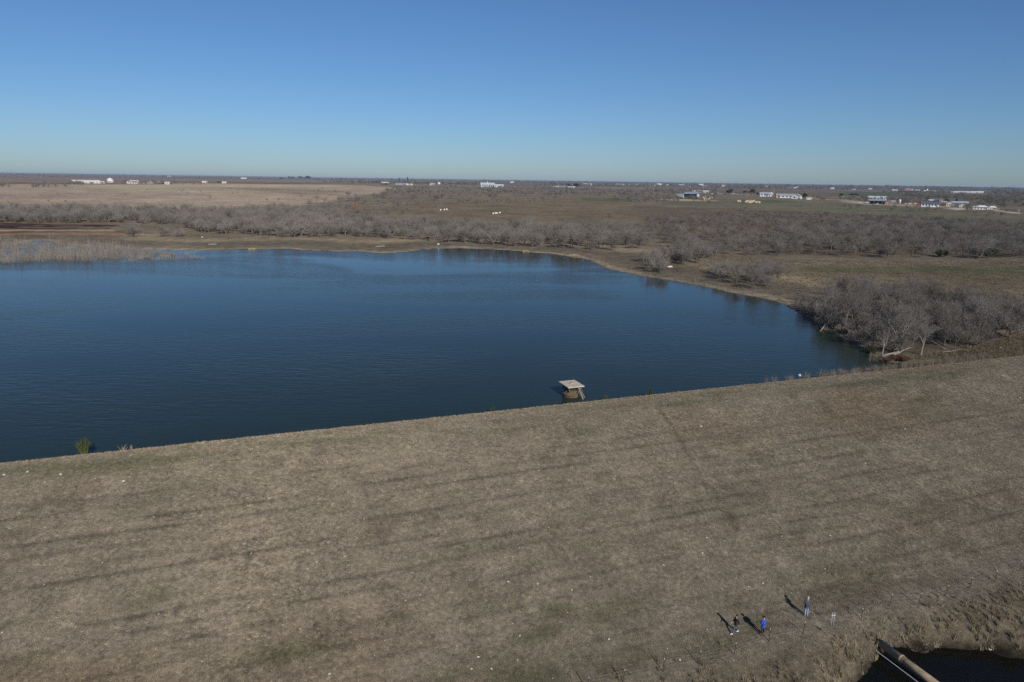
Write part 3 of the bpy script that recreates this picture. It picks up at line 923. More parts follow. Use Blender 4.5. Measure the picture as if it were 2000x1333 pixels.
# ------------------------------------------------------------------ distant tree lines and hedges
hl = []
def hedge(px, n, jit, hr):
    pts = [gp(*p) for p in px]
    for _ in range(n):
        t = random.random() * (len(pts) - 1); i = int(t); q = pts[i].lerp(pts[i + 1], t - i)
        j = jit * q.length / 1500
        hl.append((q.x + random.gauss(0, j), q.y + random.gauss(0, j), random.uniform(*hr), random.uniform(0, 6.28), random.randrange(8)))
hedge([(-60, 342.5), (80, 343.5), (160, 344.5), (400, 347)], 420, 80, (10, 18))
hedge([(-60, 346), (100, 346.5), (160, 347.5)], 60, 30, (7, 11))
hedge([(330, 347.5), (560, 350), (690, 352)], 330, 60, (9, 16))
hedge([(675, 357), (760, 358), (870, 360), (930, 362)], 300, 25, (10, 16))
hedge([(700, 354.5), (880, 356), (1000, 357), (1100, 358.5), (1240, 360)], 560, 90, (14, 24))
hedge([(1100, 364), (1230, 365), (1330, 366)], 240, 60, (8, 14))
hedge([(1240, 361), (1420, 363.5), (1560, 365)], 420, 120, (14, 24))
hedge([(1280, 366), (1420, 368), (1480, 369)], 110, 40, (8, 13))
hedge([(1500, 365), (1650, 367), (1800, 369.5), (2060, 373)], 700, 160, (14, 26))
hedge([(1500, 369), (1700, 372), (1900, 374.5)], 120, 50, (8, 13))
hedge([(1760, 377), (1840, 379)], 60, 20, (6, 10))
HZ = ground_h(np.array([h[0] for h in hl]), np.array([h[1] for h in hl]))
tl = scatter('distant_treeline', [(h[0], h[1], z) for h, z in zip(hl, HZ)], [[h[2] / H0 * 1.4, h[2] / H0 * 1.4, h[2] / H0] for h in hl], [h[3] for h in hl], [h[4] for h in hl], [t[2] for t in TREES])
tag(tl, 'hazy grey tree lines and hedges along the horizon', kind='stuff')

# ------------------------------------------------------------------ drowned saplings, reeds, brush
def stalks(seed, n, rad, h0, h1, lean, thick, sides=3):
    g = random.Random(seed); m = MB()
    for _ in range(n):
        a, q = g.uniform(0, 6.28), rad * math.sqrt(g.random())
        x, y = q * math.cos(a), q * math.sin(a); h = g.uniform(h0, h1) if g.random() < .8 else h1 * g.uniform(.9, 1.3)
        dx, dy = g.gauss(0, lean) * h, g.gauss(0, lean) * h
        m.tube([(x, y, -.3), (x + dx * .5, y + dy * .5, h * .55), (x + dx, y + dy, h)], [thick, thick * .8, thick * .25], sides, cap=False)
        if g.random() < .75:
            for _ in range(3):
                t = g.uniform(.35, .8)
                m.tube([(x + dx * t, y + dy * t, h * t), (x + dx * t + g.gauss(0, .35), y + dy * t + g.gauss(0, .35), h * t + g.uniform(.1, .6))], [thick * .5, thick * .2], 3, cap=False)
    return m
def with_mat(m, mat):
    me = m.mesh('stalks'); me.materials.append(mat); return me
SAP = [with_mat(stalks(k, 24, 1.6, .2, 2.2, .40, .032), M_STALK if k == 1 else M_SAP) for k in range(5)] + [with_mat(stalks(20 + k, 5, .8, 2.5, 5.5, .10, .045), M_SAP) for k in range(3)]
def zpoly(px, z=0.0): return [on_z(a, b, z) for a, b in px]
rp = zpoly([(-140, 470), (-20, 470), (100, 474), (190, 480), (250, 488), (320, 491), (345, 499), (330, 504), (240, 506), (180, 511), (90, 513), (0, 515), (-140, 516)])
pts = spread(rp, 860, 1.25, 91)
gap = zpoly([(64, 470), (96, 470), (98, 477), (62, 477)])
pts = [p for p in pts if poly_sd(np.array([p[0]]), np.array([p[1]]), gap)[0] > 0 and fbm(np.array([p[0] / 9]), np.array([p[1] / 9]), 71, 3)[0] > .27]
pts += spread(zpoly([(340, 492), (400, 503), (400, 509), (330, 508), (250, 512), (260, 506)]), 26, 2.2, 92)
ix = [random.choice((0, 1, 2, 3, 4, 0, 1, 2, 3, 4, 0, 1, 2, 5, 6, 7)) for _ in pts]
pz_ = np.maximum(ground_h(np.array([p[0] for p in pts]), np.array([p[1] for p in pts])), 0)
o = scatter('drowned_saplings', [(x, y, z) for (x, y), z in zip(pts, pz_)], [random.uniform(.35, 1.0) * (.5 + 1.1 * float(fbm(np.array([x / 14]), np.array([y / 14]), 73, 3)[0])) for x, y in pts], [random.uniform(0, 6.28) for _ in pts], ix, SAP)
tag(o, 'bed of dead grey saplings and reeds standing in the water', kind='stuff')

CAT = [with_mat(stalks(40 + k, 12, .5, .7, 1.5, .10, .02), M_STALK) for k in range(4)]
cp = []
for s0 in np.arange(40, 89, .42):
    dens = 0.05 + 0.6 * float(sstep(40, 66, np.array(s0)))
    for j in range(3):
        if random.random() < dens:
            cp.append((s0 + random.uniform(-.3, .3), -7.4 + random.uniform(-.5, 1.3)))
cx, cy = from_sd(np.array([c[0] for c in cp]), np.array([c[1] for c in cp]))
cz = np.maximum(ground_h(cx, cy), 0)
o = scatter('shore_reeds', list(zip(cx, cy, cz)), [random.uniform(.5, 1.0) for _ in cp], [random.uniform(0, 6.28) for _ in cp], [random.randrange(4) for _ in cp], CAT)
tag(o, 'fringe of tan reeds along the lake edge of the dam', kind='stuff')

bank_pts = []
for (a, b) in zip(LAKE[29:LAKE_N - 1], LAKE[30:LAKE_N]):
    L = math.hypot(b[0] - a[0], b[1] - a[1])
    for _ in range(int(L * 1.1)):
        t = random.random(); q = random.uniform(-.3, 3.2)
        nx_, ny_ = (b[1] - a[1]) / L, -(b[0] - a[0]) / L
        bank_pts.append((a[0] + (b[0] - a[0]) * t - nx_ * q, a[1] + (b[1] - a[1]) * t - ny_ * q))
bx, by = np.array([p[0] for p in bank_pts]), np.array([p[1] for p in bank_pts])
keep = poly_sd(bx, by, LAKE) > -.6
bx, by = bx[keep], by[keep]
o = scatter('bank_scrub', list(zip(bx, by, np.maximum(ground_h(bx, by), 0))), np.random.default_rng(5).uniform(.15, 1.0, len(bx)) ** 1.5, np.random.default_rng(6).uniform(0, 6.28, len(bx)), np.random.default_rng(8).integers(0, 4, len(bx)), CAT)
tag(o, 'ragged dry weeds and sticks along the right bank', kind='stuff')

def brush(px, py, r, h, mat, lab, name, cat, n=160, zoff=0):
    fan = .45 if h < 1.5 else .16
    p = gp(px, py); g = random.Random(int(px * 7 + py))
    if zoff is None:                      # stands at the water's edge behind the crest
        v = ray(px, py); t = (-6.6 - to_sd(0, 0)[1]) / (v.x * NX + v.y * NY)
        p = Vector((v.x * t, v.y * t, 0.25))
    o = empty(name, p); tag(o, lab, cat)
    for k in range(3):
        m = MB()
        for _ in range(n // 3):
            a, q = g.uniform(0, 6.28), r * math.sqrt(g.random())
            x, y = q * math.cos(a), q * math.sin(a); hh = h * g.uniform(.5, 1.0) * (1 - .4 * q / r)
            dx, dy = x / r * fan * hh + g.gauss(0, .12) * hh, y / r * fan * hh + g.gauss(0, .12) * hh
            w_ = .022 + .012 * h
            m.tube([(x * .6, y * .6, -.2), (x * .75 + dx * .4, y * .75 + dy * .4, hh * .6), (x * .75 + dx, y * .75 + dy, hh)], [w_, w_ * .8, w_ * .2], 3, cap=False)
        m.obj('stem_bundle', mat, o)
    return o
brush(165, 884, .42, 2.5, M_REED, 'tall green reed clump on the lake side of the dam at left', 'reed_clump', 'reeds', 260, None)
brush(1184, 777, .3, 1.5, M_REED, 'sparse green reeds just right of the concrete inlet tower', 'reed_clump', 'reeds', 18, None)
brush(1270, 765, .4, 1.6, M_REED, 'small dark green reed clump at the dam edge, midway to the right bank', 'reed_clump', 'reeds', 60, None)
brush(963, 799, .3, 1.6, M_REED, 'tiny green reed tuft behind the dam edge left of the tower', 'reed_clump', 'reeds', 14, None)
brush(1700, 690, 1.1, 1.7, M_REED, 'dark green bush at the water corner beside the fallen log', 'green_bush', 'bush', 260)
brush(1757, 703, 1.9, 1.1, M_BRUSH, 'reddish-brown brush pile under the long fallen log', 'red_brush', 'bush', 420)
brush(1728, 705, 1.4, .8, M_BRUSH, 'low reddish-brown brush left of the bigger brush pile', 'red_brush', 'bush', 240)
brush(1885, 438 + 40, 2.2, 3.0, M_REED, 'green-leaved bush inside the broad right wood', 'green_bush', 'bush', 200)
for px, py in [(240, 879), (254, 877)]:
    brush(px, py, .25, 1.2, M_STALK, 'bleached dead stalks on the dam edge right of the green reeds, %s tuft' % ('lower' if px == 240 else 'taller'), 'dead_stalks', 'plant', 9, None)

# ------------------------------------------------------------------ grass on the dam
def tuft(seed, n, rad, h0, h1, wd, out):
    g = random.Random(seed); m = MB()
    for _ in range(n):
        a, q = g.uniform(0, 6.28), rad * math.sqrt(g.random())
        x, y = q * math.cos(a), q * math.sin(a); h = g.uniform(h0, h1)
        b = g.uniform(0, 6.28); o_ = out * g.uniform(.2, 1.0) * h
        ex, ey = x + math.cos(b) * o_, y + math.sin(b) * o_
        c = b + 1.57 + g.uniform(-.5, .5); wx, wy = math.cos(c) * wd * .5, math.sin(c) * wd * .5
        m.add([(x - wx, y - wy, -.02), (x + wx, y + wy, -.02), (ex, ey, h)], [(0, 1, 2)])
    me = m.mesh('tuft'); me.materials.append(M_GRASS); return me
SHORT = [tuft(k, 44, .17, .03, .11, .017, 2.0) for k in range(6)]
TALL = [tuft(60 + k, 34, .16, .18, .55, .035, .7) for k in range(5)]
g = np.random.default_rng(3)
N = 200000
ts, td = g.uniform(-72, 118, N), g.uniform(-1.0, 37.5, N)
keepn = fbm(ts / 1.3, td / 1.3, 301, 2) > 0.20
ts, td = ts[keepn], td[keepn]
tx, ty = from_sd(ts, td)
tc = dam_tint(ts, td)
pale = g.random(len(ts))
tc = tc * np.where(pale > .93, 1.5, np.where(pale < .18, .72, 1.0))[:, None]
rows = np.abs((td / 1.9) % 1 - 0.5)
tsc = g.uniform(.7, 1.3, len(ts)) * (1 - .25 * windrow(ts, td)) * (0.85 + 0.5 * sstep(.55, .8, fbm(ts / 2.5, td / 2.5, 311, 3)) * sstep(26, 34, td) + .25 * sstep(70, 110, ts))
o = scatter('mown_grass', np.stack([tx, ty, dam_h(ts, td)], 1), tsc, g.uniform(0, 6.28, len(ts)), g.integers(0, 6, len(ts)), SHORT, tc)
tag(o, 'short dry mown grass covering the dam slope', kind='stuff')

N = 21000
ts, td = g.uniform(-40, 78, N), g.uniform(33.5, 62, N)
tx, ty = from_sd(ts, td)
psd = poly_sd(tx, ty, POOL)
kp = (psd > 0.15) & ((td > 36.2 + (fbm(ts / 5, td / 5, 321, 2) - .5) * 3) | (g.random(N) < .12)) & (fbm(ts / 2.4, td / 2.4, 331, 3) > 0.36)
ts, td, tx, ty, psd = ts[kp], td[kp], tx[kp], ty[kp], psd[kp]
n2 = fbm(ts / 2.0, td / 2.0, 341, 3)
tc = np.array([0.30, 0.245, 0.165]) * (0.55 + 0.75 * n2)[:, None]
gr = (sstep(.52, .68, fbm(ts / 4, td / 4, 351, 3)) * .5)[:, None]
tc = tc * (1 - gr) + np.array([0.12, 0.13, 0.07]) * gr
rim = np.exp(-(psd / 1.2) ** 2)[:, None]
tc = tc * (1 - rim * .6) + np.array([0.36, 0.30, 0.195]) * rim * .6
o = scatter('tall_grass', np.stack([tx, ty, dam_h(ts, td)], 1), g.uniform(.45, 1.0, len(ts)) * (1 + .6 * rim[:, 0]), g.uniform(0, 6.28, len(ts)), g.integers(0, 5, len(ts)), TALL, tc)
tag(o, 'unmown straw-coloured grass between the fence and the plunge pool', kind='stuff')

# bleached fringe on the lake edge of the crest, and the grass of the abutment behind it
N = 5200
ts, td = g.uniform(-72, 118, N), g.uniform(-3.2, 0.35, N)
tx, ty = from_sd(ts, td)
tc = np.array([0.34, 0.285, 0.195]) * g.uniform(.6, 1.15, N)[:, None]
o = scatter('crest_fringe', np.stack([tx, ty, ground_h(tx, ty)], 1), g.uniform(.2, .5, N), g.uniform(0, 6.28, N), g.integers(0, 5, N), TALL, tc)
tag(o, 'fringe of bleached grass along the lake edge of the dam crest', kind='stuff')
ab = gpoly([(1720, 706), (1800, 696), (1900, 676), (2060, 640), (2120, 640), (2120, 690), (1900, 700)])
pp = np.array(spread(ab, 2600, .35, 77))
tc = np.array([0.19, 0.165, 0.105]) * g.uniform(.6, 1.3, len(pp))[:, None]
o = scatter('abutment_grass', np.stack([pp[:, 0], pp[:, 1], ground_h(pp[:, 0], pp[:, 1])], 1), g.uniform(.4, 1.0, len(pp)), g.uniform(0, 6.28, len(pp)), g.integers(0, 5, len(pp)), TALL, tc)
tag(o, 'rough dry grass on the rise behind the right end of the dam', kind='stuff')
# coarse dry clumps in the pastures near the lake
pz = gpoly([(1230, 520), (1400, 545), (1560, 590), (1640, 560), (2060, 620), (2060, 512), (1540, 508), (1300, 490)])
pp = np.array(spread(pz, 9000, .12, 78))
pp = pp[poly_sd(pp[:, 0], pp[:, 1], LAKE) > 1]
tc = np.array([0.17, 0.14, 0.098]) * g.uniform(.6, 1.2, len(pp))[:, None]
o = scatter('pasture_grass', np.stack([pp[:, 0], pp[:, 1], ground_h(pp[:, 0], pp[:, 1])], 1), g.uniform(.25, .9, len(pp)), g.uniform(0, 6.28, len(pp)), g.integers(0, 5, len(pp)), TALL, tc)
tag(o, 'clumpy dry grass of the pasture right of the lake', kind='stuff')

# ------------------------------------------------------------------ stones on the slope
M_ROCK = paint((0.58, 0.54, 0.47), 0.9, 0.35, 6.0)
def rock_mesh(seed):
    g_ = random.Random(seed); bm = bmesh.new()
    bmesh.ops.create_icosphere(bm, subdivisions=1, radius=1)
    for v in bm.verts: v.co *= g_.uniform(.7, 1.15); v.co.z *= .6
    me = bpy.data.meshes.new('rock'); bm.to_mesh(me); bm.free(); me.materials.append(M_ROCK); return me
ROCKS = [rock_mesh(k) for k in range(6)]
rocks = [(1369, 834, 5), (1330, 817, 3), (1524, 788, 3), (1589, 797, 3), (1581, 895, 3), (1318, 944, 3), (1380, 1051, 4), (1621, 1047, 4), (1527, 1048, 3), (1372, 1081, 4), (1296, 1105, 4), (1199, 936, 3),
         (992, 1137, 5), (1050, 1141, 5), (1117, 1153, 5), (992, 1214, 3), (1001, 1218, 3), (1015, 1243, 5), (1145, 1188, 3), (1189, 1249, 5), (934, 1284, 5), (921, 1307, 5), (960, 1307, 5), (8, 929, 8), (54, 923, 7),
         (88, 943, 4), (119, 928, 7), (186, 935, 3), (241, 941, 6), (644, 1317, 7), (654, 1308, 3), (552, 1222, 3), (623, 1237, 2), (685, 1236, 3), (752, 1251, 3), (1767, 839, 4), (1992, 778, 4), (1954, 680, 4), (1908, 686, 4),
         (1052, 920, 3), (730, 880, 3), (620, 1008, 3), (820, 960, 3), (870, 1040, 3), (300, 1010, 3), (430, 930, 3), (1560, 879, 3), (1690, 905, 3), (1328, 1290, 5), (1490, 1140, 4), (1462, 1147, 4), (310, 1200, 3), (200, 1100, 3), (110, 1150, 3), (640, 905, 3), (505, 885, 3)]
for px, py, sz in rocks:
    p = gp(px, py); k = sz * depth(p) / FPX * .55
    o = link('limestone_rock', random.choice(ROCKS)); o.location = p + Vector((0, 0, k * .35)); o.scale = (k, k * .9, k)
    o.rotation_euler = (random.uniform(-.3, .3), random.uniform(-.3, .3), random.uniform(0, 6.28))
    rx = 'far left' if px < 330 else 'left' if px < 760 else 'middle' if px < 1080 else 'right' if px < 1480 else 'far right'
    s0_, d0_ = to_sd(p.x, p.y)
    ry = 'near the crest' if d0_ < 8 else 'high' if d0_ < 15 else 'halfway down' if d0_ < 23 else 'low'
    sz_ = 'larger' if sz >= 5 else 'mid-sized' if sz == 4 else 'small'
    tag(o, '%s pale limestone rock %s on the %s part of the dam slope' % (sz_, ry, rx), 'rock', '%s rocks %s on the %s of the dam slope' % (sz_, ry, rx))
N = 420
ts, td = g.uniform(-70, 110, N), g.uniform(2, 34, N); tx, ty = from_sd(ts, td)
o = scatter('stone_chips', np.stack([tx, ty, dam_h(ts, td) + .02], 1), g.uniform(.03, .075, N), g.uniform(0, 6.28, N), g.integers(0, 6, N), ROCKS)
tag(o, 'sprinkle of tiny pale stone chips over the dam slope', kind='stuff')

# ------------------------------------------------------------------ concrete inlet tower in the lake
M_CONC = paint((0.52, 0.46, 0.355), 0.85, 0.18, 1.5)
M_STAIN_SHADE = paint((0.125, 0.095, 0.062), 0.9, 0.4, 2.5)  # brown-stained concrete, its colour also deepened for the shadow on the riser
M_DARK = paint((0.05, 0.045, 0.04), 0.8, 0.3, 4.0)
M_STEEL = paint((0.16, 0.13, 0.11), 0.6, 0.3, 5.0)
ZT = 1.75
cs = [Vector((*on_z(a, b, ZT), ZT)) for a, b in ((1091.5, 745), (1109, 757.5), (1141, 754), (1123, 742))]
ctr = sum(cs, Vector()) / 4
e1 = ((cs[2] - cs[1]) + (cs[3] - cs[0])) / 2; e2 = ((cs[0] - cs[1]) + (cs[3] - cs[2])) / 2
wx, wy = e1.length, e2.length
rz = math.atan2(e1.y, e1.x)
tw = empty('inlet_tower', (ctr.x, ctr.y, 0), rz)
tag(tw, 'square concrete inlet tower with flat pale roof slab standing in the lake', 'tower')
a, b = wx / 2, wy / 2
def bev_box(name, x0, x1, y0, y1, z0, z1, mat, parent, bv=.03):
    me = MB().box(x0, x1, y0, y1, z0, z1).mesh(name)
    bm = bmesh.new(); bm.from_mesh(me); bmesh.ops.bevel(bm, geom=bm.edges, offset=bv, segments=2, affect='EDGES'); bm.to_mesh(me); bm.free()
    return link(name, me, parent, [mat])
slab = bev_box('roof_slab', -a, a, -b, b, ZT - .16, ZT, M_CONC, tw)
hat = MB().lathe([(.26, ZT), (.26, ZT + .1), (.20, ZT + .16)], 20).obj('manhole', paint((0.36, 0.31, 0.25), .8), slab)
MB().lathe([(.12, ZT + .165), (.12, ZT + .2)], 12).obj('lid_ring', M_STEEL, slab)
prof = [(min(a, b) * .93, -2.5), (min(a, b) * .93, .15), (min(a, b) * .98, .25), (min(a, b) * .98, .5), (min(a, b) * .84, .62), (min(a, b) * .80, .95)]
MB().lathe(prof, 28).obj('riser_barrel', M_STAIN_SHADE, tw, False)
MB().lathe([(min(a, b) * .62, .95), (min(a, b) * .62, 1.57)], 20).obj('gap_shade_core', M_DARK, tw)  # solid dark drum standing in for the shade inside the open gap
for sx in (-1, 1):
    for sy in (-1, 1):
        bev_box('support_post', sx * a * .62 - .09, sx * a * .62 + .09, sy * b * .62 - .09, sy * b * .62 + .09, .9, ZT - .162, M_STAIN_SHADE, tw, .015)
for k in range(20):
    an = 2 * math.pi * k / 20; r1 = min(a, b) * .76
    MB().tube([(r1 * math.cos(an), r1 * math.sin(an), .93), (r1 * math.cos(an), r1 * math.sin(an), ZT - .165)], .018, 5).obj('rack_bar', M_STEEL, tw)
# driftwood lodged against the tower
for i, (x0, y0, z0, x1, y1, z1, r_, lab) in enumerate([
        (a * .35, -b * .85, 1.45, a * .72, -b * 1.35, -.3, .10, 'thick pale driftwood pole leaning on the tower, left of two'),
        (a * .45, -b * .8, 1.5, a * 1.2, -b * .95, -.3, .075, 'pale driftwood pole leaning on the tower, right of two'),
        (a * .15, -b * 1.02, .85, a * .95, -b * .5, 1.25, .06, 'thin stick jammed under the tower roof'),
        (a * .9, -b * .2, 1.35, a * 1.0, -b * .75, -.2, .07, 'reddish stick hanging at the right corner of the tower')]):
    m4 = Matrix.Translation((ctr.x, ctr.y, 0)) @ Matrix.Rotation(rz, 4, 'Z')
    p0, p1 = m4 @ Vector((x0, y0, z0)), m4 @ Vector((x1, y1, z1))
    o = empty('driftwood', p1); tag(o, lab, 'driftwood')
    L = p0 - p1
    MB().tube([Vector((0, 0, 0)), L * .35 + Vector((.04, .02, 0)), L * .7 + Vector((-.03, .03, 0)), L], [r_, r_ * .95, r_ * .8, r_ * .55], 7).obj('pole', (M_STALK, M_SAP, M_SAP, M_BRUSH)[i], o, True)
    MB().tube([L * .55, L * .6 + Vector((.25, -.15, .2))], [r_ * .4, r_ * .15], 5).obj('stub', M_SAP, o)

# ------------------------------------------------------------------ outlet pipe over the plunge pool
M_PIPE = paint((0.34, 0.265, 0.17), 0.7, 0.45, 2.2)
pa = Vector((*on_z(1727, 1262, -7.0), -7.0)); pb = Vector((*on_z(1845, 1349, -7.35), -7.35))
ax = (pb - pa).normalized(); pa2 = pa - ax * .5; pe = pb + ax * 1.6
pipe = empty('outlet_pipe', pa2); tag(pipe, 'rusty tan outlet pipe reaching from the bank over the dark pool', 'pipe')
PR = .29
def ring_pipe(p, q, r0, r1, n=28):
    m = MB(); t = (q - p).normalized(); u = t.cross(Vector((0, 0, 1))).normalized(); w_ = t.cross(u)
    for c in (p, q):
        for r_ in (r0, r1):
            for k in range(n):
                an = 2 * math.pi * k / n; m.v.append(tuple(c + (u * math.cos(an) + w_ * math.sin(an)) * r_ - pa2))
    for k in range(n):
        k2 = (k + 1) % n
        m.f += [(k, k2, 2 * n + k2, 2 * n + k), (n + k2, n + k, 3 * n + k, 3 * n + k2), (k2, k, n + k, n + k2), (2 * n + k, 2 * n + k2, 3 * n + k2, 3 * n + k)]
    return m
ring_pipe(pa2, pe, PR, PR - .03).obj('barrel', M_PIPE, pipe, True)
jt = Vector((*on_z(1757, 1285, -7.0), -7.0)); jt = pa + ax * (jt - pa).dot(ax)
ring_pipe(jt, jt + ax * .12, PR + .035, PR + .002).obj('joint_band', paint((0.42, 0.33, 0.22), .7), pipe)
ring_pipe(jt + ax * .22, jt + ax * .30, PR + .02, PR + .002).obj('joint_band', paint((0.2, 0.15, 0.1), .7), pipe)
sd_ = Vector((ax.y, -ax.x, 0)); sd_ = -sd_ if sd_.dot(Vector((-1, -1, 0))) < 0 else sd_
MB().tube([pa - ax * .3 + sd_ * .5 - Vector((0, 0, .5)) - pa2, pe + sd_ * .5 - Vector((0, 0, .5)) - pa2], .032, 8).obj('bright_line_tube', paint((0.5, 0.47, 0.43), .6), pipe)  # slim pale tube added to draw the bright line beside the pipe
p = gp(1933, 1270); o = link('limestone_rock', ROCKS[2]); o.location = p + Vector((0, 0, .1)); o.scale = (.25, .2, .2)
tag(o, 'pale rock in the grass at the rim of the dark pool', 'rock')

# ------------------------------------------------------------------ wire fence along the toe
fence = empty('wire_fence', gp(1625, 1223)); tag(fence, 'steel post and wire fence along the foot of the dam', 'fence')
FB = Vector(fence.location)
M_TPOST = paint((0.07, 0.06, 0.05), .7, .3); M_TIP = paint((0.62, 0.6, 0.56), .6, .1); M_WIRE = paint((0.25, 0.24, 0.23), .5, .1); M_GALV = paint((0.42, 0.45, 0.48), .45, .15)
posts = [(1146, 1349), (1217, 1333), (1295, 1313), (1364, 1298), (1434, 1280), (1502, 1253), (1568, 1238), (1625, 1223), (1682, 1212), (1737, 1184), (1793, 1181), (1844, 1165), (1894, 1150), (1942, 1137), (1990, 1117), (2040, 1104)]
tops = []
for i, (px, py) in enumerate(posts):
    b_ = gp(px, py) - FB; h = 1.15 if i != 7 else 1.25
    if i == 7:
        for dx in (-.09, .09):
            MB().tube([b_ + Vector((dx, 0, -.2)), b_ + Vector((dx, 0, h))], .024, 8).obj('brace_post', M_GALV, fence, True)
        MB().tube([b_ + Vector((-.16, 0, h * .78)), b_ + Vector((.16, 0, h * .78))], .03, 6).obj('brace_rail', M_GALV, fence)
    else:
        lean = Vector((random.gauss(.05, .05), random.gauss(0, .04), 0)) * h
        tp = b_ + lean + Vector((0, 0, h))
        MB().tube([b_ + Vector((0, 0, -.2)), tp - Vector((0, 0, .12))], .032, 5).obj('post', M_TPOST, fence)
        MB().tube([tp - Vector((0, 0, .119)), tp], .026, 5).obj('post_tip', M_TIP, fence)
    tops.append((b_, h))
for fr in (.35, .6, .85):
    pts = []
    for (b0, h0), (b1, h1) in zip(tops[:-1], tops[1:]):
        for t in (0, .5):
            q = b0.lerp(b1, t) + Vector((0, 0, (h0 * (1 - t) + h1 * t) * fr - (.03 if t else 0))); pts.append(q)
    MB().tube(pts, .004, 3, cap=False).obj('wire', M_WIRE, fence)

# ------------------------------------------------------------------ people
def skin_mesh(name, verts, edges, radii, sub=1, root=0):
    me = bpy.data.meshes.new(name); me.from_pydata([tuple(v) for v in verts], edges, []); me.update()
    o = bpy.data.objects.new(name, me); COL.objects.link(o)
    md = o.modifiers.new('skin', 'SKIN'); md.use_smooth_shade = True
    sv_ = me.skin_vertices[0].data
    for i, r_ in enumerate(radii):
        sv_[i].radius = r_ if isinstance(r_, tuple) else (r_, r_)
        sv_[i].use_root = (i == root)
    if sub: o.modifiers.new('sub', 'SUBSURF').levels = sub; o.modifiers['sub'].render_levels = sub
    dg = bpy.context.evaluated_depsgraph_get(); ev = o.evaluated_get(dg)
    out = bpy.data.meshes.new_from_object(ev); out.name = name
    bpy.data.objects.remove(o); bpy.data.meshes.remove(me)
    out.materials.clear()
    return out

